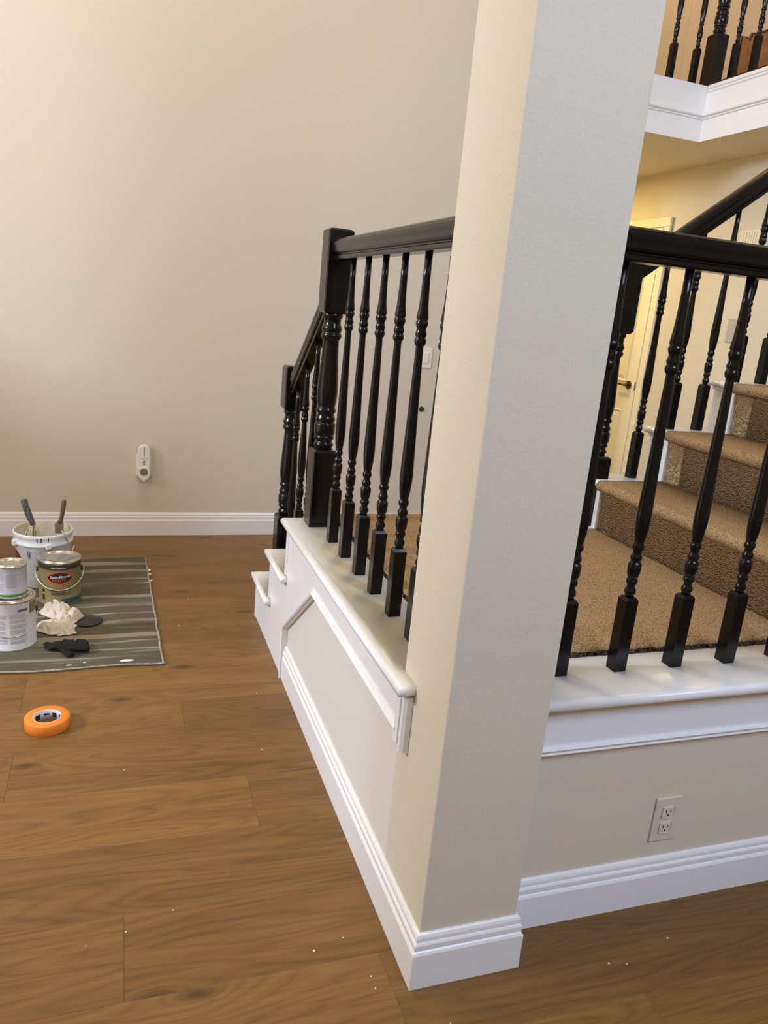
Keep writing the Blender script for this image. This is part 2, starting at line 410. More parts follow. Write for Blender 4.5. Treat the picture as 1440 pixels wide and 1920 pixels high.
def nosed_poly(poly, z, t, outer, rb_=0.46):
    """board of any outline whose listed outline edges (by index) carry a rounded nose"""
    n = len(poly); bm = bmesh.new()
    lo = [bm.verts.new((p[0], p[1], z - t)) for p in poly]; hi = [bm.verts.new((p[0], p[1], z)) for p in poly]
    bm.faces.new(hi); bm.faces.new(lo[::-1]); sel = []
    for i in range(n):
        bm.faces.new((lo[i], lo[(i + 1) % n], hi[(i + 1) % n], hi[i]))
    bmesh.ops.recalc_face_normals(bm, faces=bm.faces)
    for i in outer:
        sel += [bm.edges.get((hi[i], hi[(i + 1) % n])), bm.edges.get((lo[i], lo[(i + 1) % n]))]
    bmesh.ops.bevel(bm, geom=sel, offset=t * rb_, segments=5, affect='EDGES', profile=0.5)
    q = MB(); q.frombm(bm, True); return q
XN = XL - 0.040                            # outer nose line on the left side
for z, ya, yb in ((Z2, YA, YS2 + 0.028), (Z1, YS2, YS1 + 0.028)):
    nosed_poly([(XN, ya - 0.030), (XL - TH - 0.0005, ya - 0.030), (XL - TH - 0.0005, ya + 0.0075), (0.74, ya + 0.0075), (0.74, yb), (XN, yb)], z, 0.024, (0, 4, 5), 0.40).build('tread', TRIM, lower)
    bx('cove_trim', (XL - TH - 0.010, ya - 0.020, z - 0.034), (XL - 0.001, yb - 0.020, z - 0.0245), TRIM, lower, 0.003)
# body of the steps and their carpet
q = MB(); q.box((XL + 0.001, 2.502, 0), (1.645, YA, ZC - 0.03)); q.box((XL + 0.001, YA, 0), (1.66, YS2, Z2 - 0.026)); q.box((XL + 0.001, YS2, 0), (1.66, YS1, Z1 - 0.026)); q.build('step_body', TRIM, lower)
bx('carpet_step', (0.742, YA + 0.001, Z2 - 0.02), (1.64, YS2 + 0.03, Z2 + 0.012), CARPET, lower, 0.010)
bx('carpet_step', (0.742, YS2 + 0.001, Z1 - 0.02), (1.64, YS1 + 0.03, Z1 + 0.012), CARPET, lower, 0.010)

# ------------------------------------------------------------------ landing: deck, cap boards, carpet
landing = thing('landing', 'tan carpeted stair landing behind the pillar with dark padding at its edges', 'landing')
bx('deck', (XR + 0.02, YR + 0.116, 0.40), (1.66, 2.50, ZC - 0.03), mat('plywood_deck', (0.3, 0.2, 0.11), 0.8), landing)
nosed_poly([(XN, 1.308), (XL - 0.0005, 1.308), (XL - 0.0005, YB + 0.0005), (0.722, YB + 0.0005), (0.722, YA + 0.028), (XN, YA + 0.028)], ZC, 0.026, (0, 4, 5)).build('cap_board', TRIM, WLL)
nosed(XR + 0.0005, 1.9, 1.197, 1.389, ZC, 0.026, ('-y',)).build('cap_board', TRIM, WLR)
COVE = [(0, -0.018), (0.016, -0.003), (0.016, 0.0), (0, 0.0), ]
q = MB(); q.prism([(XL - TH - 0.012, ZC - 0.0265), (XL - TH - 0.010, ZC - 0.031), (XL - TH - 0.004, ZC - 0.036), (XL - TH - 0.003, ZC - 0.042), (XL - 0.001, ZC - 0.042), (XL - 0.001, ZC - 0.0265)], 1, 1.352, YA + 0.005); q.build('cove_trim', TRIM, WLL)
q = MB(); q.prism([(YR - 0.030, ZC - 0.0265), (YR - 0.028, ZC - 0.031), (YR - 0.018, ZC - 0.037), (YR - 0.016, ZC - 0.044), (YR - 0.001, ZC - 0.044), (YR - 0.001, ZC - 0.0265)], 0, XR + 0.0005, 1.9); q.build('cove_trim', TRIM, WLR)
# right skirt band + bead
bx('skirt_board', (XR + 0.0005, YR - 0.0135, 0.458), (1.9, YR - 0.0005, ZC - 0.045), TRIM, WLR)
q = MB(); q.prism([(YR - 0.0005, 0.443), (YR - 0.008, 0.443), (YR - 0.009, 0.448), (YR - 0.014, 0.449), (YR - 0.018, 0.4525), (YR - 0.016, 0.457), (YR - 0.019, 0.460), (YR - 0.022, 0.465), (YR - 0.019, 0.470), (YR - 0.0005, 0.470)], 0, XR + 0.0005, 1.9); q.build('panel_molding', TRIM, WLR)

# carpet on the landing with a rough cut edge
def carpet_slab(x0, x1, y0, y1, z, t):
    q = MB(); nx, ny = 96, 96
    def fn(u, v):
        x = x0 + (x1 - x0) * u; y = y0 + (y1 - y0) * v
        e = min(u * (x1 - x0), (1 - u) * (x1 - x0), v * (y1 - y0), (1 - v) * (y1 - y0))
        zz = z + 0.0025 * noise.noise(Vector((x * 9, y * 9, 1))) - 0.006 * max(0, 1 - e / 0.012) ** 2
        if v == 0: y += 0.005 * noise.noise(Vector((x * 60, 3, 7))) + 0.004 * noise.noise(Vector((x * 17, 3, 1)))
        if u == 0: x += 0.005 * noise.noise(Vector((y * 60, 5, 2)))
        return (x, y, zz)
    q.grid(fn, nx, ny)
    # skirts down to the pad
    for k in range(nx):
        a = fn(k / nx, 0); b = fn((k + 1) / nx, 0)
        q.add([a, b, (b[0], b[1] + 0.001, z - t), (a[0], a[1] + 0.001, z - t)], [(0, 1, 2, 3)])
    for k in range(ny):
        a = fn(0, k / ny); b = fn(0, (k + 1) / ny)
        q.add([a, b, (b[0], b[1], z - t), (a[0], a[1], z - t)], [(0, 1, 2, 3)])
    return q
carpet_slab(0.728, XS1 - 0.001, 1.391, YA + 0.03, ZL, 0.009).build('carpet', CARPET, landing)
PAD = mat('carpet_padding', (0.085, 0.052, 0.030), 0.95, 0.1, bump=(220, 0.9, 0.01), var=(160, 0.9))
q = MB()
for k in range(190):                       # crumbly padding showing along the cut edges
    x = 0.90 + 0.8 * random.random(); s = random.uniform(0.003, 0.008)
    q.box((x, 1.386 + random.uniform(0, 0.004), ZC - 0.004), (x + s * 2.2, 1.400, ZC + random.uniform(0.002, 0.011)))
for k in range(80):
    y = 1.40 + 1.1 * random.random(); s = random.uniform(0.003, 0.008)
    q.box((0.724 + random.uniform(0, 0.003), y, ZC - 0.004), (0.735, y + s * 2.2, ZC + random.uniform(0.002, 0.011)))
q.box((0.730, 1.396, ZC - 0.029), (1.69, 2.50, ZC + 0.003))
tag(q.build('carpet_padding', PAD, landing), 'dark crumbly carpet padding at the cut edge', kind='stuff')

# ------------------------------------------------------------------ stairs going up
upst = thing('upper_stairs', 'tan carpeted stairs with white tread ends climbing right from the landing', 'stairs')
NST = 6
YC0, YC1 = 1.40, 2.335                      # carpet strip
YE = 2.468                                  # outer edge of the white tread ends
GLUE = mat('dried_carpet_glue', (0.55, 0.38, 0.18), 0.25, 0.8, bump=(190, 1.0, 0.02), var=(120, 0.75))
for k in range(NST):
    xr = XS1 + RUN * k; xn = xr + RUN; z0 = ZL + RISE * k - (0.012 if k else 0.012); z1 = 0.800 + RISE * k
    # carpet wrapped over the nose
    prof = [(xr, z0), (xr, z1 - 0.040)]
    for j in range(9):
        t = -PI / 2 - PI * j / 8
        prof.append((xr - 0.014 + 0.021 * math.cos(t), z1 - 0.0195 + 0.0205 * math.sin(-t) * -1 if False else z1 - 0.0195 - 0.0205 * math.cos(PI * j / 8)))
    prof += [(xr + 0.05, z1 + 0.0015), (xn - 0.004, z1 + 0.001), (xn - 0.004, z1 - 0.012), (xr + 0.014, z1 - 0.012), (xr + 0.014, z0)]
    q = MB(); ny = 40; L = len(prof); vs = []
    for j in range(ny + 1):
        y = YC0 + (YC1 - YC0) * j / ny
        for i, (a, c) in enumerate(prof):
            d = 0.003 * noise.noise(Vector((a * 14, y * 14, c * 14)))
            e = 0.006 * noise.noise(Vector((a * 50 + k, c * 50, 3))) if j == ny else 0
            yy = y
            if k and (i < 2 or i == L - 1): yy = YC0 + (YC1 - 0.078 - YC0) * j / ny + (0.008 * noise.noise(Vector((c * 40, k, 3))) if j == ny else 0)
            vs.append((a - (d if i < 10 else 0), yy + e, c + d * (1 if 2 < i < 13 else 0)))
    fs = [(j * L + i, j * L + (i + 1) % L, (j + 1) * L + (i + 1) % L, (j + 1) * L + i) for j in range(ny) for i in range(L)]
    q.add(vs, fs, True); q.add(vs[:L], [tuple(range(L))]); q.add(vs[-L:], [tuple(range(L))])
    q.build('carpet_step', CARPET, upst)
    # step body below (raw riser)
    q = MB(); q.box((xr + 0.016, YC0 - 0.03, 0.0 if k else 0.0), (xn + 0.016, YC1 + 0.02, z1 - 0.013)); q.build('step_body', mat('raw_riser_board', (0.36, 0.30, 0.24), 0.7), upst)
    bx('near_panel', (xr + 0.016, YC0 - 0.034, 0), (xn + 0.016, YC0 - 0.0305, z1 - 0.013), WALL, upst)
    # bare strip with glittering glue beside the carpet
    q = MB(); q.grid(lambda u, v, xr=xr, z0=z0, z1=z1: (xr + 0.004 - 0.008 * abs(noise.noise(Vector((u * 8 + xr, v * 24, 2)))), YC1 - 0.090 + 0.094 * u, z0 + 0.005 + (z1 - z0 - 0.045) * v), 14, 40)
    q.build('glue_strip', GLUE, upst)
    # white end: riser face, tread end with nosing, corner bead
    zb = ZL - 0.012 + RISE * k if k else ZL - 0.004
    bx('riser_end', (xr - 0.004, YC1 + 0.012, zb - (0.0 if k else 0.0)), (xr + 0.014, YE - 0.012, z1 - 0.024), TRIM, upst)
    bx('corner_bead', (xr - 0.010, YC1 + 0.006, zb), (xr + 0.012, YC1 + 0.030, z1 - 0.024), TRIM, upst, 0.003)
    bx('cove_trim', (xr - 0.016, YC1 + 0.010, z1 - 0.036), (xr + 0.004, YE - 0.008, z1 - 0.0245), TRIM, upst, 0.004)
    nosed(xr - 0.034, xn - 0.005, YC1 + 0.004, YE, z1, 0.024, ('-x', '-y', '+y')).build('tread_end', TRIM, upst)
    bx('side_panel', (xr + 0.015, YE - 0.07, 0), (xn + 0.014, YE - 0.03, z1 - 0.025), TRIM, upst)

# ------------------------------------------------------------------ turned balusters and newels
HB = 0.0155
def baluster_mesh(length, hb=HB):
    prof = [(0.0105, 0.1755), (0.0095, 0.181), (0.0122, 0.1845), (0.0128, 0.189), (0.0122, 0.1935), (0.0092, 0.1985), (0.0092, 0.204), (0.0120, 0.2085), (0.0128, 0.213), (0.0118, 0.2175),
            (0.0098, 0.2205), (0.0118, 0.2225), (0.0140, 0.232), (0.0146, 0.242), (0.0146, 0.253), (0.0122, 0.2565), (0.0098, 0.259), (0.0120, 0.2625), (0.0128, 0.267), (0.0120, 0.2715), (0.0092, 0.276), (0.0092, 0.2825), (0.0122, 0.2875), (0.0130, 0.292), (0.0122, 0.2965), (0.0100, 0.300), (0.0112, 0.306), (0.0138, 0.325), (0.0156, 0.350), (0.0158, 0.368)]
    zt0, zt1 = 0.368, 0.660 + (length - 0.87)
    for k in range(1, 9):
        t = k / 8; prof.append((0.0158 + (0.0090 - 0.0158) * (t ** 0.9), zt0 + (zt1 - zt0) * t))
    d = length - 0.87
    for r, z in ((0.0092, 0.664), (0.0125, 0.668), (0.0140, 0.674), (0.0132, 0.680), (0.0110, 0.683), (0.0128, 0.687), (0.0134, 0.691), (0.0112, 0.698), (0.0108, 0.703), (0.0128, 0.708), (0.0146, 0.714), (0.0138, 0.719), (0.0118, 0.7215), (0.0140, 0.726), (0.0134, 0.733), (0.0112, 0.750), (0.0098, 0.775), (0.0088, 0.815), (0.0086, 0.870)):
        prof.append((r, z + d))
    q = MB(); q.lathe(prof, n=18, cap0=True, cap1=True)
    # square foot with pyramidal shoulder
    h = hb; zt = 0.170
    vs = [(-h, -h, 0), (h, -h, 0), (h, h, 0), (-h, h, 0), (-h, -h, zt), (h, -h, zt), (h, h, zt), (-h, h, zt)]
    s = h * 0.72
    vs += [(-s, -s, 0.1765), (s, -s, 0.1765), (s, s, 0.1765), (-s, s, 0.1765)]
    q.add(vs, [(3, 2, 1, 0)] + [(i, (i + 1) % 4, 4 + (i + 1) % 4, 4 + i) for i in range(4)] + [(4 + i, 4 + (i + 1) % 4, 8 + (i + 1) % 4, 8 + i) for i in range(4)] + [(8, 9, 10, 11)])
    o = q.build('baluster', BLACK)
    me = o.data; bpy.data.objects.remove(o); return me
BALM = {}
def baluster(parent, x, y, z, length=0.87):
    k = round(length, 3)
    if k not in BALM: BALM[k] = baluster_mesh(length)
    o = bpy.data.objects.new('baluster', BALM[k]); COL.objects.link(o); o.parent = parent; o.location = (x, y, z); return o
def newel(parent, x, y, z, base=0.264, top=0.254, hw=0.041, ts=1.0):
    q = MB()
    T = [(0.030, 0.266), (0.0275, 0.272), (0.0310, 0.275), (0.0335, 0.280), (0.0310, 0.286), (0.0275, 0.290), (0.0275, 0.296), (0.0320, 0.300), (0.0335, 0.305), (0.0315, 0.310), (0.0300, 0.312), (0.0335, 0.316), (0.0350, 0.320), (0.0350, 0.349), (0.0330, 0.353), (0.0295, 0.355), (0.0325, 0.361), (0.0335, 0.367), (0.0315, 0.373), (0.0280, 0.380), (0.0280, 0.387), (0.0325, 0.391), (0.0340, 0.396), (0.0320, 0.401), (0.0290, 0.405), (0.0300, 0.412), (0.0330, 0.428), (0.0345, 0.450), (0.0340, 0.475), (0.0315, 0.520), (0.0285, 0.565), (0.0265, 0.605), (0.0260, 0.624), (0.0285, 0.628), (0.0330, 0.633), (0.0338, 0.638), (0.0325, 0.643), (0.0290, 0.647), (0.0320, 0.653), (0.0338, 0.659), (0.0325, 0.665), (0.0285, 0.673), (0.0275, 0.684), (0.0285, 0.692), (0.0325, 0.697), (0.0338, 0.702), (0.0320, 0.707), (0.0300, 0.710)]
    T = [(r, base + 0.002 + (zz - 0.266) * ts) for r, zz in T]
    q.lathe(T, n=28)
    h = hw; s = h * 0.80
    def block(z0, z1, sh0, sh1):
        zs = [z0, z0 + sh0, z1 - sh1, z1]; ss = [s if sh0 else h, h, h, s if sh1 else h]
        vs = []
        for zz, a in zip(zs, ss):
            c = 0.004
            vs += [(-a + c, -a, zz), (a - c, -a, zz), (a, -a + c, zz), (a, a - c, zz), (a - c, a, zz), (-a + c, a, zz), (-a, a - c, zz), (-a, -a + c, zz)]
        fs = [tuple(range(7, -1, -1)), tuple(range(24, 32))]
        for i in range(3):
            for k in range(8): fs.append((i * 8 + k, i * 8 + (k + 1) % 8, i * 8 + 8 + (k + 1) % 8, i * 8 + 8 + k))
        q.add(vs, fs)
    tb = T[-1][1]
    block(0, base, 0.0, 0.007)
    block(tb - 0.002, tb + top, 0.010, 0.006)
    return q.build('newel_post', BLACK, parent, (x, y, z))
RAILP = [(-0.019, 0), (0.019, 0), (0.021, 0.004), (0.021, 0.011), (0.018, 0.014), (0.018, 0.0165), (0.0235, 0.019), (0.0265, 0.024), (0.0275, 0.034), (0.0295, 0.042), (0.0300, 0.050), (0.0270, 0.057), (0.019, 0.0615), (0.008, 0.0635),
         (-0.008, 0.0635), (-0.019, 0.0615), (-0.0270, 0.057), (-0.0300, 0.050), (-0.0295, 0.042), (-0.0275, 0.034), (-0.0265, 0.024), (-0.0235, 0.019), (-0.018, 0.0165), (-0.018, 0.014), (-0.021, 0.011), (-0.021, 0.004)]
def rail(parent, a, b, vert=1.0):
    """handrail whose bottom centre line runs from a to b"""
    a, b = Vector(a), Vector(b); d = (b - a).normalized(); side = Vector((d.y, -d.x, 0)).normalized()
    q = MB(); L = len(RAILP); vs = []
    for p in (a, b):
        for w, h in RAILP: vs.append(p + side * w + Vector((0, 0, h * vert)))
    q.add(vs, [(k, (k + 1) % L, L + (k + 1) % L, L + k) for k in range(L)]); q.add(vs[:L], [tuple(range(L))]); q.add(vs[L:], [tuple(range(L))])
    return q.build('handrail', BLACK, parent)

ZR = 1.467; XBAL = 0.654; YBAL = 1.321
g1 = thing('landing_railing', 'black turned baluster railing on the landing left of the pillar', 'railing')
for y in (2.275, 2.126, 1.975, 1.827, 1.676, 1.532): baluster(g1, XBAL, y, ZC)
newel(g1, XBAL, 2.4695, ZC)
rail(g1, (XBAL, YB - 0.002, ZR), (XBAL, 2.430, ZR))
g2 = thing('landing_railing', 'black turned baluster railing on the white cap right of the pillar', 'railing')
for x in (0.918, 1.0715, 1.2255, 1.380, 1.533, 1.686): baluster(g2, x, YBAL, ZC)
rail(g2, (XR - 0.002, YBAL, ZR), (1.84, YBAL, ZR))
newel(g2, 1.842, YBAL, ZC)
# railing of the lower steps
g3 = thing('step_railing', 'short black sloping railing on the lower steps ending in a lower newel', 'railing')
SL = -0.735
def zdesc(y): return 1.262 + SL * (y - 2.55)
newel(g3, XBAL, 2.987, Z1, base=0.285, top=0.170, ts=0.97)
rail(g3, (XBAL, 2.5105, zdesc(2.5105)), (XBAL, 2.946, zdesc(2.946)), 1.30)
for y, z in ((2.632, Z2), (2.765, Z2), (2.897, Z1)): baluster(g3, XBAL, y, z, round(zdesc(y) - z + 0.004, 3))
# railing of the stairs going up
g4 = thing('stair_railing', 'black railing climbing the far side of the carpeted upper stairs', 'railing')
XN4, YN4 = 1.692, 2.402
bx('newel_plate', (1.640, 2.337, ZL - 0.010), (1.690, 2.445, ZL + 0.004), TRIM, g4)
newel(g4, XN4 - 0.006, YN4, ZL + 0.004, top=0.315)
def zup(x): return 1.524 + 0.740 * (x - 1.745)
rail(g4, (1.722, YN4, zup(1.722)), (3.15, YN4, zup(3.15)), 1.28)
for i in range(9):
    x = 1.852 + 0.131 * i; k = int((x - (XS1 - 0.02)) // RUN); z = 0.800 + RISE * k
    baluster(g4, x, YN4, z, round(zup(x) - z + 0.004, 3))

# ------------------------------------------------------------------ balcony of the upper floor
XF, YFA = 3.021, 3.853
q = MB(); q.box((2.2, YFA + 0.02, 2.385), (5.0, 6.2, 2.655)); q.box((XF + 0.02, 1.6, 2.385), (5.0, YFA + 0.02, 2.655))
struct(q.build('ceiling_hall', CEIL), 'underside of the upper floor over the hall')
FP = [(0, 2.38), (0.006, 2.38), (0.006, 2.490), (0.012, 2.494), (0.012, 2.500), (0.022, 2.506), (0.024, 2.512), (0.016, 2.518), (0.014, 2.524), (0.014, 2.622), (0.020, 2.628), (0.020, 2.636), (0.026, 2.641), (0.026, 2.657), (0, 2.657)]
FP2 = [(a - 0.024, z) for a, z in FP]
fs_ = sweep([(2.1, YFA), (XF, YFA), (XF, 1.6)], FP2)
LOW = WALL
FPL = [(a, z) for a, z in FP2 if z < 2.60] + [(-0.010, 2.657), (-0.024, 2.657)]
fs_[0] = sweep([(2.1, YFA), (XF, YFA), (XF, 1.6)], FPL)[0]
for s, nm in zip(fs_, ('trim_1', 'trim_2')): struct(s.build(nm, TRIM), 'white moulded fascia of the upper balcony')
q = MB(); q.box((2.2, YFA + 0.030, 2.6555), (5.0, YFA + 0.095, 2.659)); q.box((XF + 0.005, 1.6, 2.656), (XF + 0.095, YFA + 0.030, 2.668))
DARKW = mat('dark_stained_wood', (0.035, 0.012, 0.008), 0.3)
g5 = thing('balcony_railing', 'black balcony railing with newel post above the white fascia', 'railing')
q.build('base_rail', DARKW, g5)
for i in range(5): baluster(g5, 2.945 - 0.150 * i, YFA + 0.05, 2.6595, 0.9085)
newel(g5, XF + 0.045, YFA + 0.05, 2.6595)
for i in range(8): baluster(g5, XF + 0.05, YFA - 0.105 - 0.150 * i, 2.668, 0.90)
rail(g5, (2.21, YFA + 0.05, 3.568), (XF + 0.005, YFA + 0.05, 3.568)); rail(g5, (XF + 0.05, YFA + 0.01, 3.568), (XF + 0.05, 1.65, 3.568))

# ------------------------------------------------------------------ hall door
door = struct(thing('door_1', 'cream panelled hall door seen between the far balusters', 'door', (3.5, 0, 0)))
del door['category']
XD = -0.006
ydr = 4.628; dw = 0.76
bx('door_slab', (XD - 0.022, ydr, 0.012), (XD + 0.004, ydr + dw, 2.03), DOORP, door)
for (za, zb) in ((0.16, 0.78), (0.98, 1.90)):
    for ya in (ydr + 0.11, ydr + 0.42):
        q = MB()
        y0_, y1_ = ya, ya + 0.23
        vs = [(XD - 0.022, y0_, za), (XD - 0.022, y1_, za), (XD - 0.022, y1_, zb), (XD - 0.022, y0_, zb)]
        def ins(d, x): return [(x, y0_ + d, za + d), (x, y1_ - d, za + d), (x, y1_ - d, zb - d), (x, y0_ + d, zb - d)]
        vs = ins(0, XD - 0.0225) + ins(0.006, XD - 0.030) + ins(0.020, XD - 0.0235) + ins(0.050, XD - 0.031)
        fs = [(l * 4 + k, l * 4 + (k + 1) % 4, l * 4 + 4 + (k + 1) % 4, l * 4 + 4 + k) for l in range(3) for k in range(4)] + [(12, 13, 14, 15)]
        q.add(vs, fs); q.build('door_panel', DOORP, door)
for nm_, a_, b_ in (('door_casing', (ydr - 0.065, 0), (ydr - 0.004, 2.034)), ('door_casing', (ydr + dw + 0.004, 0), (ydr + dw + 0.065, 2.034)), ('door_casing', (ydr - 0.065, 2.0345), (ydr + dw + 0.065, 2.095))):
    bx(nm_, (XD - 0.020, a_[0], a_[1]), (XD, b_[0], b_[1]), DOORP, door, 0.003)
BRONZE = mat('bronze_metal', (0.16, 0.10, 0.05), 0.3, 0.5, 0.9)
q = MB(); q.tube([(XD - 0.022, ydr + 0.075, 0.962), (XD - 0.030, ydr + 0.075, 0.962)], 0.030, 20); q.tube([(XD - 0.028, ydr + 0.075, 0.962), (XD - 0.062, ydr + 0.075, 0.962)], 0.010, 12)
q.tube([(XD - 0.060, ydr + 0.068, 0.962), (XD - 0.062, ydr + 0.12, 0.964), (XD - 0.060, ydr + 0.19, 0.958)], [0.010, 0.009, 0.007], 10)
tag(q.build('door_handle', BRONZE, door), 'bronze lever handle')
bx('strike_plate', (XD - 0.0235, ydr + 0.001, 0.93), (XD - 0.021, ydr + 0.010, 0.99), BRONZE, door)

# things on the hall wall
ch = thing('door_chime', 'small cream ribbed chime box high on the hall wall', 'chime', (3.497, 3.80, 1.91))
CREAMP = mat('cream_plastic', (0.72, 0.66, 0.50), 0.4)
bx('housing', (-0.045, -0.075, -0.055), (0, 0.075, 0.055), CREAMP, ch, 0.006)
for i in range(6): bx('rib', (-0.049, -0.055 + i * 0.020, -0.045), (-0.044, -0.045 + i * 0.020, 0.045), CREAMP, ch)
pl = thing('wall_plate', 'grey blank plate on the hall wall behind the balusters', 'plate', (3.497, 3.83, 1.395))
bx('plate', (-0.006, -0.045, -0.07), (0, 0.045, 0.07), mat('grey_plastic', (0.42, 0.40, 0.36), 0.5), pl, 0.003)
bx('screw', (-0.008, -0.004, 0.03), (-0.005, 0.004, 0.038), mat('grey_plastic', (0.42, 0.40, 0.36), 0.5), pl, 0.001)

# furniture upstairs
fu = thing('wooden_panel', 'brown wooden panel with dark shaped rim standing on the upper floor', 'panel', (3.0, 0, 2.66))
WOODB = mat('orange_brown_wood', (0.30, 0.13, 0.035), 0.35, var=(18, 0.25))
DK = mat('dark_carved_wood', (0.06, 0.025, 0.01), 0.35)
q = MB(); top = [(0.615, 0.02), (1.45, 0.02), (1.45, 0.66), (1.1, 0.625), (0.90, 0.585), (0.72, 0.505), (0.68, 0.495), (0.665, 0.46), (0.64, 0.475), (0.60, 0.475)]
q.prism(top, 1, 4.36, 4.39); q.build('panel', WOODB, fu)
q = MB(); pts = [(0.615, 4.37, 0.03), (0.60, 4.37, 0.475), (0.64, 4.37, 0.472), (0.662, 4.37, 0.458), (0.675, 4.37, 0.50), (0.72, 4.37, 0.508), (0.90, 4.37, 0.59), (1.1, 4.37, 0.63), (1.45, 4.37, 0.665)]
q.tube(pts, 0.012, 8); q.build('rim', DK, fu)
bx('foot_rail', (0.60, 4.34, 0.0), (1.47, 4.41, 0.055), DK, fu)

# ------------------------------------------------------------------ things on walls
PLW = mat('white_plastic', (0.80, 0.76, 0.68), 0.35)
GREYB = mat('grey_button', (0.25, 0.22, 0.18), 0.4); DARKP = mat('dark_slot', (0.02, 0.018, 0.015), 0.5)
sn = thing('plug_in_detector', 'white plug-in alarm with night light low on the back wall', 'detector', (0.134, YW, 0.315))
q = MB(); q.box((-0.038, -0.012, 0.022), (0.038, 0.0, 0.142), 0.004); q.build('back_plate', PLW, sn)
def pill(w, z0, z1, d0, d1, n=14, point=False):
    p = []
    if not point:
        for k in range(n + 1):
            t = PI * k / n; p.append((w * math.cos(t), z1 - w + w * math.sin(t)))
        p += [(-w, z0), (w, z0)]
    else:
        p = [(w, z1 - 0.006), (w - 0.006, z1), (-w + 0.006, z1), (-w, z1 - 0.006), (-w, z0 + 0.024), (-w * 0.35, z0 + 0.004), (0, z0), (w * 0.35, z0 + 0.004), (w, z0 + 0.024)]
    q = MB(); q.prism(p, 1, d0, d1); return q
pill(0.031, 0.075, 0.197, -0.0125, -0.034).build('body', PLW, sn, bevel=0.004)
pill(0.031, 0.0, 0.076, -0.0125, -0.042, point=True).build('light_base', PLW, sn, bevel=0.003)
bx('slot', (-0.0017, -0.0348, 0.132), (0.0017, -0.0335, 0.185), DARKP, sn)
bx('logo_bar', (-0.015, -0.0348, 0.1225), (0.015, -0.0338, 0.1245), GREYB, sn)
def disc(name, m, parent, x, y, z, r, d=0.001):
    q = MB(); q.tube([(x, y, z), (x, y - d, z)], r, 20); return q.build(name, m, parent)
disc('test_button', GREYB, sn, 0, -0.0341, 0.104, 0.0068); disc('indicator', DARKP, sn, 0, -0.0341, 0.091, 0.0035)
disc('light_lens', mat('smoked_lens', (0.20, 0.17, 0.11), 0.25), sn, 0, -0.0421, 0.050, 0.0195, 0.0015)

sw = thing('light_switch', 'white rocker switch on the back wall seen between balusters', 'switch', (1.705, YW, 1.075))
bx('plate', (-0.036, -0.006, -0.058), (0.036, 0, 0.058), PLW, sw, 0.002); bx('rocker', (-0.016, -0.010, -0.033), (0.016, -0.006, 0.033), PLW, sw, 0.002)
q = MB(); q.tube([(1.712, YW - 0.0005, 0.774), (1.712, YW - 0.004, 0.774)], 0.016, 20)
tag(q.build('cable_grommet', DARKP), 'black round cable hole in the back wall below the switch', 'grommet')

ot = thing('power_outlet', 'painted duplex power outlet low on the right half wall', 'outlet', (1.232, YR, 0.232))
PO = mat('outlet_paint', (0.63, 0.57, 0.465), 0.55, 0.35)
bx('plate', (-0.036, -0.006, -0.059), (0.036, 0, 0.059), PO, ot, 0.0025)
for dz in (-0.021, 0.021):
    r = bx('receptacle', (-0.017, -0.0085, dz - 0.0145), (0.017, -0.006, dz + 0.0145), PO, ot, 0.003)
    for dx, h in ((-0.0065, 0.0042), (0.0065, 0.0036)): bx('slot', (dx - 0.0010, -0.0090, dz + 0.003 - h), (dx + 0.0010, -0.0084, dz + 0.003 + h), DARKP, r)
    q = MB(); q.tube([(0, -0.0084, dz - 0.0075), (0, -0.0090, dz - 0.0075)], 0.0026, 12); q.build('ground_hole', DARKP, r)
bx('screw', (-0.002, -0.0075, -0.002), (0.002, -0.006, 0.002), PO, ot, 0.0005)

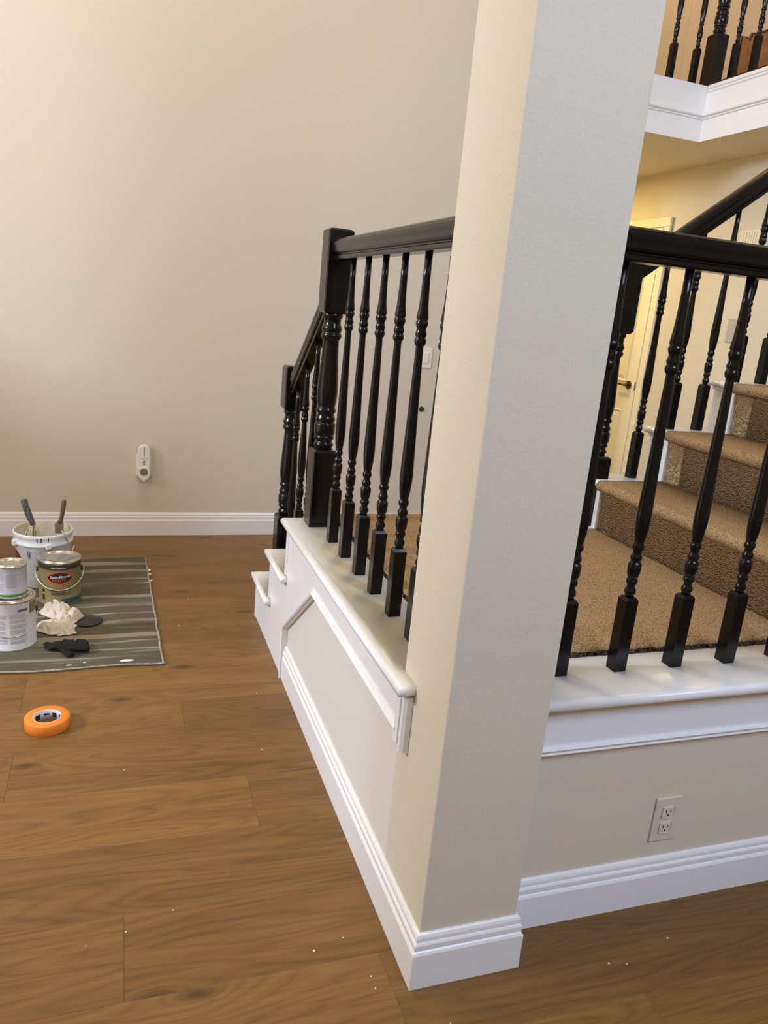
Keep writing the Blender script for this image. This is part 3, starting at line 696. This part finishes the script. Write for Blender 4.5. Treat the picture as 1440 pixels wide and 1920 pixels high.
# ================================================================== painter's things on the floor
def cloth_z(x, y):
    w = math.sin((y + 0.018 * math.sin(x * 5.1 + 1) + 0.012 * math.sin(x * 13 + y * 4)) * 2 * PI / 0.092 + 0.9 * math.sin(y * 6))
    s = 0.0045 * max(0, w) ** 1.3 + 0.0025 * noise.noise(Vector((x * 6, y * 9, 0.3)))
    return 0.004 + max(0, s)
def flat_spots(x, y):
    """cloth is pressed flat where the cans stand"""
    f = 1.0
    for cx, cy_, r in ((-0.232, 3.335, 0.10), (-0.372, 2.915, 0.10), (-0.312, 3.56, 0.12), (-0.113, 3.072, 0.065)):
        d = math.hypot(x - cx, y - cy_)
        f = min(f, max(0.0, min(1.0, (d - r) / 0.04)))
    return f
def cz(x, y): return 0.0035 + (cloth_z(x, y) - 0.0035) * flat_spots(x, y)
def cloth_mat():
    m = bpy.data.materials.new('grey_green_canvas'); m.use_nodes = True; nt = m.node_tree; b = nt.nodes['Principled BSDF']; L = nt.links.new
    g = N(nt, 'ShaderNodeNewGeometry')
    n = N(nt, 'ShaderNodeTexNoise', Scale=7.0, Detail=6.0); L(g.outputs['Position'], n.inputs['Vector'])
    # folds catching light, painted into the colour as long irregular pale bands
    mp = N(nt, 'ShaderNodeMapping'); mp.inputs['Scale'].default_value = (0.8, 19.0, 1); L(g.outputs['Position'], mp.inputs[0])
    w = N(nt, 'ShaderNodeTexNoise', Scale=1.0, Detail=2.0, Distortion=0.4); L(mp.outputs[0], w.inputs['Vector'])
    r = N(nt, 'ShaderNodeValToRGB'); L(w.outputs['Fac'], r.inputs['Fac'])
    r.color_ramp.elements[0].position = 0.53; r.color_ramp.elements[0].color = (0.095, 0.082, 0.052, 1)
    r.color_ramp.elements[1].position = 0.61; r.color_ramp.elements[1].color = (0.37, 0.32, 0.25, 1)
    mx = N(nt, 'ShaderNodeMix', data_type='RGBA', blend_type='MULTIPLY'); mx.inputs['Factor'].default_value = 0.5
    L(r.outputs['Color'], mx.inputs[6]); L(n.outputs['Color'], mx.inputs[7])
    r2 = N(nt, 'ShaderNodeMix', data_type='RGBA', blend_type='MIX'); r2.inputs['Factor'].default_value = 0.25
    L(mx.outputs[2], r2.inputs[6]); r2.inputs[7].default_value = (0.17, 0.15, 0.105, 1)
    L(r2.outputs[2], b.inputs['Base Color']); b.inputs['Roughness'].default_value = 0.85; b.inputs['Specular IOR Level'].default_value = 0.2
    n2 = N(nt, 'ShaderNodeTexNoise', Scale=420.0); L(g.outputs['Position'], n2.inputs['Vector'])
    bp = N(nt, 'ShaderNodeBump', Strength=0.3, Distance=0.002); L(n2.outputs['Fac'], bp.inputs['Height']); L(bp.outputs[0], b.inputs['Normal'])
    return m
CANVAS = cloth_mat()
dc = thing('drop_cloth', 'wrinkled grey-green canvas drop cloth spread under the paint cans', 'drop cloth', (0, 0, 0))
def cfn(u, v):
    y = 2.662 + 1.19 * v
    xr_ = 0.166 - 0.026 * v + 0.0015 * math.sin(v * 40)
    x = -0.95 + (xr_ + 0.95) * u
    y += (-0.012 * (1 - u) if v < 0.5 else 0.004 * math.sin(u * 9)) + (0.006 * math.sin(u * 17) * (1 - v))
    return x, y
q = MB()
NU, NV = 70, 190
q.grid(lambda u, v: (*cfn(u, v), cz(*cfn(u, v))), NU, NV)
def rimquad(f):
    pass
for k in range(NU):
    for v in (0, 1):
        a = cfn(k / NU, v); b = cfn((k + 1) / NU, v); q.add([(*a, cz(*a)), (*b, cz(*b)), (*b, 0.0005), (*a, 0.0005)], [(0, 1, 2, 3)])
for k in range(NV):
    a = cfn(1, k / NV); b = cfn(1, (k + 1) / NV); q.add([(*a, cz(*a)), (*b, cz(*b)), (*b, 0.0005), (*a, 0.0005)], [(0, 1, 2, 3)])
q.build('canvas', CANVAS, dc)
HEM = mat('canvas_hem', (0.33, 0.29, 0.215), 0.9, 0.2, var=(60, 0.4))
q = MB(); q.tube([(cfn(1, k / 60)[0] - 0.006, cfn(1, k / 60)[1], cz(*cfn(1, k / 60)) + 0.0005) for k in range(61)], 0.0042, 6); q.build('hem', HEM, dc)
q = MB(); q.tube([(cfn(k / 60, 0)[0], cfn(k / 60, 0)[1] + 0.005, cz(*cfn(k / 60, 0)) + 0.0005) for k in range(61)], 0.0038, 6); q.build('hem', HEM, dc)
SPL = mat('dried_white_paint', (0.78, 0.74, 0.66), 0.4)
for (x, y, sx, sy_) in ((0.035, 2.69, 0.026, 0.009), (-0.11, 2.70, 0.006, 0.003), (-0.16, 2.68, 0.012, 0.003), (0.148, 3.60, 0.006, 0.012), (0.146, 3.66, 0.008, 0.014), (0.150, 3.52, 0.005, 0.01)):
    q = MB(); q.lathe([(1.0, 0), (0.9, 0.0015), (0.5, 0.0028), (0.05, 0.0032)], n=14)
    q.v = [(x + p[0] * sx, y + p[1] * sy_, cz(x, y) + 0.001 + p[2]) for p in q.v]
    q.build('paint_splash', SPL, dc)

# --- cans
STEEL = mat('tin_lid', (0.62, 0.60, 0.55), 0.22, 0.5, 0.95)
WIRE = mat('wire', (0.62, 0.60, 0.55), 0.3, 0.5, 0.8)
CAMV = Vector((0, 0, CAMZ))
def face_angle(x, y): return math.atan2(-y, -x)
def wrap(r, ang, u, z, lift=0.0): t = ang + u / r; return ((r + lift) * math.cos(t), (r + lift) * math.sin(t), z)
def patch(q, r, ang, u0, u1, z0, z1, lift, n=None):
    n = n or max(2, int(abs(u1 - u0) / 0.004))
    vs = []
    for i in range(n + 1):
        u = u0 + (u1 - u0) * i / n; vs += [wrap(r, ang, u, z0, lift), wrap(r, ang, u, z1, lift)]
    q.add(vs, [(2 * i, 2 * i + 2, 2 * i + 3, 2 * i + 1) for i in range(n)], True)
def wpoly(q, r, ang, pts, lift):
    """polygon fan (u,z) wrapped on the can"""
    cu = sum(p[0] for p in pts) / len(pts); cz_ = sum(p[1] for p in pts) / len(pts); rings = 4; vs = [wrap(r, ang, cu, cz_, lift)]; n = len(pts)
    dense = []
    for i in range(n):
        a, b = pts[i], pts[(i + 1) % n]
        for k in range(4): dense.append((a[0] + (b[0] - a[0]) * k / 4, a[1] + (b[1] - a[1]) * k / 4))
    n = len(dense)
    for k in range(1, rings + 1):
        for p in dense: vs.append(wrap(r, ang, cu + (p[0] - cu) * k / rings, cz_ + (p[1] - cz_) * k / rings, lift))
    fs = [(0, 1 + i, 1 + (i + 1) % n) for i in range(n)]
    for k in range(rings - 1):
        for i in range(n):
            a = 1 + k * n + i; b = 1 + k * n + (i + 1) % n; fs.append((a, b, b + n, a + n))
    q.add(vs, fs, True)
def text_mesh(body, size, shear=0.0, bold=0.0):
    cu = bpy.data.curves.new('t', 'FONT'); cu.body = body; cu.size = size; cu.shear = shear; cu.align_x = 'CENTER'; cu.offset = bold
    cu.resolution_u = 3
    o = bpy.data.objects.new('t', cu); COL.objects.link(o)
    dg = bpy.context.evaluated_depsgraph_get(); me = bpy.data.meshes.new_from_object(o.evaluated_get(dg))
    r = ([tuple(v.co) for v in me.vertices], [tuple(p.vertices) for p in me.polygons])
    bpy.data.objects.remove(o); bpy.data.meshes.remove(me); return r
def wtext(q, body, r, ang, u, z, size, lift, shear=0.0, bold=0.0, sx=1.0, slope=0.0):
    vs, fs = text_mesh(body, size, shear, bold)
    q.add([wrap(r, ang, u + p[0] * sx, z + p[1] + slope * p[0] * sx, lift) for p in vs], fs)
def can(name, label, x, y, z, r, h, ang, body_mat, lidmat=STEEL, ears=True):
    t = thing(name, label, 'paint can', (x, y, z))
    q = MB(); q.lathe([(r - 0.002, 0), (r + 0.0015, 0.001), (r + 0.0015, 0.005), (r, 0.007), (r, h - 0.012), (r + 0.001, h - 0.010)], n=48, cap1=False); q.build('body', body_mat, t)
    q = MB(); q.lathe([(r + 0.001, h - 0.010), (r + 0.0025, h - 0.006), (r + 0.0015, h - 0.001), (r - 0.003, h), (r - 0.007, h - 0.001), (r - 0.009, h - 0.005)], n=48, cap0=False, cap1=False); q.build('rim', lidmat, t)
    q = MB(); q.lathe([(r - 0.009, h - 0.005), (r - 0.010, h - 0.001), (r - 0.013, h + 0.0005), (r - 0.016, h - 0.001), (r - 0.018, h - 0.0055), (r * 0.45, h - 0.005), (0.002, h - 0.0048)], n=48, cap0=False); q.build('lid', STEEL, t)
    return t
def bail(t, r, zc, ang, drop, out, r_w=0.0018, n=30, mat_=WIRE):
    pts = []
    for k in range(n + 1):
        s = PI * k / n; u = math.cos(s)                        # from one ear to the other
        a = ang + PI / 2 * (1 - 2 * k / n) * 1.0
        rr = r + out
        pts.append((rr * math.cos(a), rr * math.sin(a), zc - drop * math.sin(s)))
    q = MB(); q.tube(pts, r_w, 6); tag(q.build('bail_handle', mat_, t), 'wire bail handle')
def ears(t, r, zc, ang, m):
    for s in (-1, 1):
        a = ang + s * PI / 2
        q = MB(); q.tube([(r * math.cos(a), r * math.sin(a), zc), ((r + 0.007) * math.cos(a), (r + 0.007) * math.sin(a), zc)], 0.010, 14); q.build('ear', m, t)
ZCL = 0.0036
# gallon can with the olive label
OLIVE = mat('olive_label', (0.215, 0.175, 0.075), 0.35, var=(30, 0.06)); DKBR = mat('dark_brown_band', (0.045, 0.035, 0.022), 0.35)
ORED = mat('orange_red_ink', (0.62, 0.09, 0.03), 0.4); INK = mat('black_ink', (0.02, 0.012, 0.010), 0.4); PINK = mat('red_lettering', (0.50, 0.10, 0.075), 0.4); WINK = mat('white_ink', (0.85, 0.83, 0.78), 0.45)
TEAL = mat('teal_band', (0.03, 0.10, 0.095), 0.35); YOL = mat('yellow_olive_ink', (0.33, 0.26, 0.03), 0.4); PALE = mat('pale_olive_ink', (0.36, 0.30, 0.16), 0.4)
gx, gy, gr, gh = -0.232, 3.335, 0.084, 0.192
ga = face_angle(gx, gy)
g = can('paint_can', 'olive labelled gallon paint can with red and black logo badge', gx, gy, ZCL, gr, gh, ga, OLIVE)
q = MB(); q.lathe([(gr + 0.0004, gh - 0.034), (gr + 0.0006, gh - 0.033), (gr + 0.0006, gh - 0.012)], n=48, cap0=False, cap1=False); q.build('dark_band', DKBR, g)
q = MB(); patch(q, gr, ga, 0.005, 0.115, 0.006, 0.030, 0.0004); 
q.build('teal_band', TEAL, g)
q = MB()
for k in range(6): patch(q, gr, ga, -0.10, 0.10, 0.150 - k * 0.0085, 0.1508 - k * 0.0085, 0.0003)
q.build('pinstripe', PALE, g)
hexo = [(-0.052, 0.110), (-0.052, 0.138), (0.0, 0.155), (0.052, 0.138), (0.052, 0.110), (0.0, 0.090)]
q = MB(); wpoly(q, gr, ga, hexo, 0.0007); q.build('logo_badge', ORED, g)
q = MB(); wpoly(q, gr, ga, [(p[0] * 0.94, 0.1235 + (p[1] - 0.1235) * 0.84) for p in [(-0.052, 0.118), (-0.048, 0.132), (-0.025, 0.147), (0, 0.152), (0.025, 0.147), (0.048, 0.132), (0.052, 0.118), (0.035, 0.104), (0, 0.095), (-0.035, 0.104)]], 0.0010); q.build('logo_field', INK, g)
q = MB(); wtext(q, 'Dunn-Edwards', gr, ga, 0.0, 0.1235, 0.0150, 0.0013, shear=0.35, bold=0.0002, sx=0.88, slope=0.05); q.build('logo_script', WINK, g)
q = MB(); wtext(q, 'PAINTS', gr, ga, -0.004, 0.1075, 0.0155, 0.0013, bold=0.0001, sx=1.05); q.build('logo_lettering', PINK, g)
q = MB(); wtext(q, 'Interior/Exterior', gr, ga, -0.004, gh - 0.0275, 0.0085, 0.0010, bold=0.0001); q.build('band_lettering', WINK, g)
q = MB()
for (zz, a, b) in ((0.066, -0.045, 0.048), (0.0565, -0.035, 0.042), (0.049, -0.034, 0.040)):
    u = a
    while u < b:
        w = random.uniform(0.004, 0.010); patch(q, gr, ga, u, min(u + w, b), zz, zz + 0.0032, 0.0006, 2); u += w + 0.0016
q.build('label_print', INK, g)
q = MB(); patch(q, gr, ga, -0.045, 0.050, 0.041, 0.0425, 0.0006); q.build('label_rule', PALE, g)
q = MB(); patch(q, gr, ga, -0.082, -0.061, 0.020, 0.080, 0.0005); q.build('side_box', YOL, g)
q = MB(); wpoly(q, gr, ga, [(-0.0715 + 0.008 * math.cos(t * PI / 4), 0.064 + 0.009 * math.sin(t * PI / 4)) for t in range(8)], 0.0009); patch(q, gr, ga, -0.079, -0.064, 0.024, 0.048, 0.0009); q.build('side_mark', DKBR, g)
ears(g, gr, 0.140, ga, DARKP)
bail(g, gr, 0.140, ga, 0.066, 0.012, mat_=mat('pale_wire', (0.70, 0.64, 0.48), 0.35, 0.5, 0.5))

# white labelled gallon can and the quart on top
WLAB = mat('white_label', (0.66, 0.645, 0.64), 0.4); PGREY = mat('grey_print', (0.40, 0.39, 0.41), 0.5); LGREY = mat('light_grey_print', (0.52, 0.51, 0.53), 0.5)
hx, hy = -0.372, 2.915; ha = face_angle(hx, hy)
h = can('paint_can', 'white labelled gallon can full of fine print under the small can', hx, hy, ZCL, gr, gh, ha, WLAB)
q = MB()
for blk, (u0, u1) in enumerate(((-0.11, -0.062), (-0.054, -0.012), (-0.004, 0.058))):
    z = 0.140
    while z > 0.028:
        for k in range(random.choice((3, 4, 5))):
            if z < 0.028: break
            patch(q, gr, ha, u0, u1 - random.uniform(0, 0.014), z, z + 0.0017, 0.0004, 6); z -= 0.0034
        z -= 0.004
q.build('label_print', PGREY, h)
q = MB(); u = 0.022
while u < 0.058: w = random.uniform(0.0006, 0.002); patch(q, gr, ha, u, u + w, 0.150, 0.160, 0.0005, 1); u += w + random.uniform(0.0005, 0.0014)
q.build('barcode', INK, h)
q = MB(); patch(q, gr, ha, 0.068, 0.13, 0.135, 0.178, 0.0004); q.build('green_panel', OLIVE, h)
q = MB()
for (u0, u1, z0, z1) in ((-0.004, 0.026, 0.016, 0.0165), (-0.004, 0.026, 0.0275, 0.028), (-0.004, -0.0035, 0.016, 0.028), (0.0255, 0.026, 0.016, 0.028)): patch(q, gr, ha, u0, u1, z0, z1, 0.0005, 2)
q.build('print_box', PGREY, h)
ears(h, gr, 0.128, ha, DARKP)
bail(h, gr, 0.128, ha, 0.070, 0.006)
k_ = can('paint_can', 'small quart can with grey label and green band on the white can', -0.368, 2.915, ZCL + gh + 0.0008, 0.0535, 0.124, ha, mat('grey_label', (0.46, 0.46, 0.50), 0.4))
qr = 0.0535
q = MB(); q.lathe([(qr + 0.0004, 0.006), (qr + 0.0006, 0.0065), (qr + 0.0006, 0.017)], n=48, cap0=False, cap1=False); q.build('green_band', mat('green_ink', (0.10, 0.24, 0.03), 0.4), k_)
q = MB()
for (u0, u1, z0, z1) in ((-0.02, -0.0185, 0.020, 0.112), (0.022, 0.0235, 0.020, 0.112), (-0.07, -0.02, 0.062, 0.0635), (-0.0185, 0.04, 0.098, 0.0995), (0.0235, 0.06, 0.080, 0.0815), (-0.0185, 0.022, 0.035, 0.0365)): patch(q, qr, ha, u0, u1, z0, z1, 0.0004)
q.build('label_rule', WLAB, k_)
q = MB()
for (u0, u1, za, zb) in ((-0.066, -0.024, 0.068, 0.108), (-0.016, 0.018, 0.040, 0.094), (-0.066, -0.024, 0.024, 0.056)):
    z = zb
    while z > za: patch(q, qr, ha, u0, u1 - random.uniform(0, 0.006), z, z + 0.0012, 0.0004, 5); z -= 0.0026
q.build('label_print', PGREY, k_)

# --- white bucket with brushes
BUCK = mat('white_bucket_plastic', (0.74, 0.74, 0.75), 0.4); BIN = mat('paint_smeared_inside', (0.66, 0.60, 0.50), 0.6, var=(14, 0.14))
bxx, by = -0.312, 3.56; br, bh = 0.124, 0.246; ba = face_angle(bxx, by)
bk = thing('paint_bucket', 'white plastic bucket with tall rim behind the olive paint can', 'bucket', (bxx, by, ZCL))
def rb(z): return br - 0.020 + 0.016 * z / bh
q = MB(); q.lathe([(rb(0) - 0.004, 0), (rb(0), 0.004), (rb(0.19), 0.19), (rb(0.2) + 0.001, 0.192), (br - 0.001, 0.194), (br, 0.198), (br, 0.204), (rb(0.21) + 0.002, 0.207), (rb(0.22) + 0.002, 0.226), (br - 0.002, 0.229), (br, 0.234), (br, bh - 0.004), (br - 0.002, bh), (br - 0.006, bh)], n=56, cap1=False); q.build('shell', BUCK, bk)
q = MB(); q.lathe([(rb(0.03) - 0.006, 0.03), (rb(0.12) - 0.006, 0.12), (br - 0.008, 0.22), (br - 0.006, bh)], n=56, cap0=False, cap1=False); q.build('inner_wall', BIN, bk)
q = MB(); q.lathe([(0.002, 0.085), (rb(0.09) - 0.005, 0.085)], n=40, cap0=False, cap1=False); q.build('paint', mat('cream_wet_paint', (0.70, 0.62, 0.46), 0.15), bk)
q = MB(); 
wpoly(q, rb(0.12) + 0.002, ba, [(-0.165, 0.168), (-0.128, 0.158), (-0.104, 0.135), (-0.092, 0.110), (-0.10, 0.06), (-0.165, 0.06)], 0.0008)
q.build('red_label', mat('dark_red_label', (0.16, 0.018, 0.012), 0.4), bk)
NAVY = mat('navy_ink', (0.012, 0.014, 0.05), 0.5)
for u, w, z0, z1 in ((-0.028, 0.004, 0.208, 0.224), (-0.012, 0.005, 0.207, 0.224), (0.018, 0.0035, 0.209, 0.225)):
    q = MB(); patch(q, br, ba, u, u + w, z0 + 0.012, z1 + 0.014, 0.0008, 2); q.build('blue_mark', NAVY, bk)
for u, z0 in ((-0.070, 0.150), (-0.064, 0.135), (-0.060, 0.146)):
    q = MB(); patch(q, rb(0.15) + 0.003, ba, u, u + 0.003, z0, z0 + 0.026, 0.001, 2); q.build('blue_mark', NAVY, bk)
for s in (-1.2, 0.16):
    a = ba + s
    q = MB(); q.box((-0.011, -0.012, 0.188), (0.011, 0.010, 0.212), 0.003)
    q.v = [((br + p[1]) * math.cos(a) - p[0] * math.sin(a), (br + p[1]) * math.sin(a) + p[0] * math.cos(a), p[2]) for p in q.v]; q.build('lug', BUCK, bk)
pts = []
for kk in range(25):
    t = kk / 24; a = ba + 0.16 + (1.05) * t; rr = br + 0.010; pts.append((rr * math.cos(a), rr * math.sin(a), 0.200 - 0.060 * math.sin(t * PI * 0.9)))
q = MB(); q.tube(pts, 0.0022, 6); q.build('bail_handle', WIRE, bk)
# brushes stand inside the bucket
def P3(b, dx, dy, z): return (bxx + dx, by + dy, ZCL + z)
BR1 = mat('paint_crusted_handle', (0.07, 0.07, 0.07), 0.6, var=(110, 2.2)); BRIS = mat('cream_bristles', (0.62, 0.52, 0.33), 0.7, var=(90, 0.25)); WOODH = mat('worn_wood_handle', (0.11, 0.075, 0.035), 0.5, var=(40, 0.35)); FERR = mat('dull_ferrule', (0.30, 0.26, 0.18), 0.35, 0.5, 0.7)
b1 = thing('paint_brush', 'paint crusted dark handled brush leaning left in the bucket', 'brush', (bxx, by, ZCL))
ax, ay = -0.046, -0.02
q = MB(); q.tube([(ax - 0.028, ay, 0.385), (ax - 0.027, ay, 0.381), (ax - 0.022, ay, 0.358), (ax - 0.012, ay, 0.325), (ax - 0.003, ay, 0.298), (ax + 0.003, ay, 0.282), (ax + 0.006, ay, 0.270)], [0.012, 0.0145, 0.0135, 0.014, 0.0135, 0.0115, 0.012], 14); q.build('handle', BR1, b1)
q = MB(); q.tube([(ax - 0.028, ay, 0.3852), (ax - 0.0285, ay, 0.3856)], 0.0085, 12); q.build('handle_end', mat('raw_cardboard_tan', (0.30, 0.20, 0.13), 0.7), b1)
q = MB()
for i in range(46):
    s = random.uniform(-1, 1); d = random.uniform(-1, 1)
    q.tube([(ax + 0.006 + s * 0.009, ay + d * 0.008, 0.274), (ax + 0.004 + s * 0.026, ay + d * 0.016, 0.235), (ax + 0.002 + s * 0.036, ay + d * 0.02, 0.17)], [0.0022, 0.0028, 0.002], 5, cap=False)
tag(q.build('bristles', BRIS, b1), kind='stuff')
b2 = thing('paint_brush', 'worn wooden handled brush standing upright at the right of the bucket', 'brush', (bxx, by, ZCL))
cx_, cy_ = 0.068, -0.03
q = MB(); q.tube([(cx_ + 0.022, cy_, 0.390), (cx_ + 0.0215, cy_, 0.386), (cx_ + 0.020, cy_, 0.374), (cx_ + 0.016, cy_, 0.344), (cx_ + 0.011, cy_, 0.312), (cx_ + 0.006, cy_, 0.292), (cx_ + 0.002, cy_, 0.280)], [0.004, 0.008, 0.0105, 0.0100, 0.0088, 0.0095, 0.013], 14); q.build('handle', WOODH, b2)
q = MB(); q.box((cx_ - 0.018, cy_ - 0.008, 0.235), (cx_ + 0.018, cy_ + 0.008, 0.284), 0.004); q.build('ferrule', FERR, b2)
q = MB(); q.box((cx_ - 0.017, cy_ - 0.007, 0.13), (cx_ + 0.017, cy_ + 0.007, 0.236), 0.003); q.build('bristles', BRIS, b2)
b3 = thing('wire_hook', 'thin wire hook hanging over the bucket rim beside the upright brush', 'hook', (bxx, by, ZCL))
a = ba + 0.72
q = MB(); q.tube([((br - 0.016) * math.cos(a), (br - 0.016) * math.sin(a), 0.262), ((br - 0.004) * math.cos(a), (br - 0.004) * math.sin(a), 0.2505), ((br + 0.003) * math.cos(a + .02), (br + 0.003) * math.sin(a + .02), 0.246), ((br + 0.004) * math.cos(a + 0.08), (br + 0.004) * math.sin(a + 0.08), 0.222), ((br + 0.005) * math.cos(a + 0.14), (br + 0.005) * math.sin(a + 0.14), 0.208)], 0.0022, 6); tag(q.build('wire', WIRE, b3))

# --- black lid on the cloth
q = MB(); q.lathe([(0.052, 0), (0.055, 0.001), (0.055, 0.007), (0.053, 0.0085), (0.049, 0.008), (0.047, 0.004), (0.02, 0.0038), (0.002, 0.0038)], n=48)
ld = q.build('can_lid', mat('black_plastic', (0.018, 0.016, 0.013), 0.5), None, (-0.112, 3.072, ZCL + 0.0004))
tag(ld, 'round black lid lying on the drop cloth beside the rag', 'lid')

# --- rag: crumpled cloth sheet
def lump(name, fn, nu, nv, m, parent=None, thick=0.003):
    q = MB(); q.grid(fn, nu, nv); o = q.build(name, m, parent, recalc=False)
    md = o.modifiers.new('thick', 'SOLIDIFY'); md.thickness = thick; md.offset = 0
    sd = o.modifiers.new('smooth', 'SUBSURF'); sd.levels = 1; sd.render_levels = 1
    return o
RAG = mat('cream_rag', (0.58, 0.50, 0.42), 0.9, 0.1, bump=(500, 0.25, 0.002), var=(12, 0.12))
rag = thing('rag', 'crumpled cream cotton rag on the drop cloth beside the cans', 'rag', (0, 0, 0))
def fold(cx, cy, rx, ry, rot, hmax, seed, base=0.008, square=0.0):
    """one bunched fold of the rag: a sheet with sharp crossing creases and a tucked rim"""
    ca, sa = math.cos(rot), math.sin(rot)
    def fn(u, v):
        a, b = u * 2 - 1, v * 2 - 1
        x = a * math.sqrt(1 - b * b / 2 * (1 - square)); y = b * math.sqrt(1 - a * a / 2 * (1 - square)); r = min(1.25, math.hypot(x, y))
        n1 = noise.noise(Vector((x * 1.3 + seed, y * 1.3, seed * 1.7))); n2 = noise.noise(Vector((x * 2.6 + seed * 3, y * 2.0 + n1, 2.2)))
        R_ = 1.0 + 0.22 * noise.noise(Vector((x * 1.6, y * 1.6, seed * 5)))
        c1 = 0.5 - 0.5 * math.cos(6.0 * (x * 0.9 + 0.5 * y) + 4.4 * n1 + seed); c2 = 0.5 - 0.5 * math.cos(8.6 * (y - 0.35 * x) + 5.0 * n2 + seed * 2)
        crest = (1 - c1) ** 1.3 * 0.5 + (1 - c2) ** 1.6 * 0.32
        body = max(0, 1 - r ** 2.4)
        z = base + 0.78 * hmax * (0.45 * body + 0.75 * crest * min(1, body * 1.6 + 0.12)) 
        k = 0.18 * (c1 - 0.5) * body
        px, py = rx * (x + k) * R_, ry * (y - k) * R_
        return (cx + ca * px - sa * py, cy + sa * px + ca * py, z)
    return fn
for (cx, cy, rx, ry, rot, hm, sd, b0, sq) in ((-0.235, 3.175, 0.062, 0.075, 0.4, 0.052, 1.3, 0.010, 0.0), (-0.185, 3.095, 0.048, 0.070, -0.5, 0.046, 4.1, 0.010, 0.0), (-0.232, 3.020, 0.062, 0.070, 0.9, 0.036, 7.7, 0.009, 0.35), (-0.190, 2.985, 0.034, 0.040, 0.2, 0.020, 9.2, 0.008, 0.8)):
    lump('fold', fold(cx, cy, rx, ry, rot, hm, sd, b0, sq), 40, 46, RAG, rag)

# --- black glove
GL = mat('black_knit_glove', (0.010, 0.010, 0.010), 0.8, 0.2, bump=(420, 0.5, 0.002))
def glove():
    t = thing('work_glove', 'crumpled black work glove lying on the drop cloth', 'glove', (-0.175, 2.815, 0.006))
    me = bpy.data.meshes.new('glove'); 
    V = [(0.075, -0.020, 0.016), (0.040, -0.028, 0.020), (0.0, -0.010, 0.024), (-0.035, 0.012, 0.020), (-0.060, 0.030, 0.014), (-0.082, 0.048, 0.010),   # wrist..palm..finger
         (-0.055, 0.000, 0.012), (-0.078, 0.010, 0.009), (0.010, 0.040, 0.020), (-0.015, 0.062, 0.012), (0.005, -0.045, 0.012), (0.020, -0.072, 0.008), (0.060, 0.020, 0.016), (0.030, 0.050, 0.016)]
    E = [(0, 1), (1, 2), (2, 3), (3, 4), (4, 5), (3, 6), (6, 7), (2, 8), (8, 9), (2, 10), (10, 11), (1, 12), (12, 13)]
    RD = [0.024, 0.026, 0.027, 0.022, 0.013, 0.009, 0.013, 0.009, 0.015, 0.010, 0.016, 0.014, 0.018, 0.013]
    me.from_pydata(V, E, [])
    o = bpy.data.objects.new('knit_body', me); COL.objects.link(o); o.parent = t
    sk = o.modifiers.new('skin', 'SKIN'); sk.use_smooth_shade = True; sv = me.skin_vertices[0].data
    for i, r in enumerate(RD): sv[i].radius = (r * 1.12, r * 0.46)
    sv[2].use_root = True
    o.modifiers.new('sub', 'SUBSURF').levels = 2; o.modifiers['sub'].render_levels = 2
    tx = bpy.data.textures.new('crumple', 'CLOUDS'); tx.noise_scale = 0.03
    dm = o.modifiers.new('crumple', 'DISPLACE'); dm.texture = tx; dm.strength = 0.014; dm.mid_level = 0.5; dm.texture_coords = 'LOCAL'
    me.materials.append(GL)
    return t
glove()

# --- tape roll
tp = thing('masking_tape', 'orange masking tape roll lying flat on the plank floor', 'tape', (-0.2025, 2.296, 0.0))
q = MB(); q.lathe([(0.041, 0.0002), (0.064, 0.0002), (0.0652, 0.0015), (0.0652, 0.0325), (0.064, 0.034), (0.041, 0.034)], n=64, cap0=False, cap1=False); q.build('tape', mat('orange_tape', (0.80, 0.22, 0.022), 0.5, 0.4), tp)
q = MB(); q.lathe([(0.0385, 0.0002), (0.0408, 0.0002), (0.0408, 0.0342), (0.0385, 0.0342), (0.0385, 0.0002)], n=64, cap0=False, cap1=False); q.build('cardboard_core', mat('grey_white_core', (0.55, 0.54, 0.54), 0.6), tp)
q = MB()
def ipatch(a0, a1, z0, z1):
    n = 8; vs = []
    for i in range(n + 1):
        t = a0 + (a1 - a0) * i / n; vs += [(0.0383 * math.cos(t), 0.0383 * math.sin(t), z0), (0.0383 * math.cos(t), 0.0383 * math.sin(t), z1)]
    q.add(vs, [(2 * i, 2 * i + 2, 2 * i + 3, 2 * i + 1) for i in range(n)])
ipatch(0.9, 1.25, 0.008, 0.024); ipatch(1.5, 1.9, 0.015, 0.022); ipatch(2.2, 2.7, 0.006, 0.024); ipatch(0.3, 0.6, 0.012, 0.026)
q.build('core_print', INK, tp)

# --- crumbs of dried paint on the floor
q = MB()
for (x, y, s) in [(0.40, 1.28, 0.0028), (0.02, 1.42, 0.002), (-0.06, 1.40, 0.0016), (0.50, 1.16, 0.002), (0.47, 1.30, 0.0018), (0.62, 1.05, 0.0018), (1.02, 1.10, 0.003), (1.06, 1.09, 0.002), (1.20, 1.13, 0.0026), (0.50, 1.19, 0.002), (0.12, 1.46, 0.0018), (0.42, 2.05, 0.0022), (0.02, 2.02, 0.002), (0.24, 3.0, 0.003), (0.3, 3.3, 0.002), (0.46, 2.4, 0.002)]:
    q.lathe([(s, 0), (s * 0.8, s * 0.7), (s * 0.2, s)], (x, y, 0.0002), 6)
tag(q.build('paint_flecks', SPL), 'tiny white flecks of dried paint scattered on the floor', 'flecks', kind='stuff')
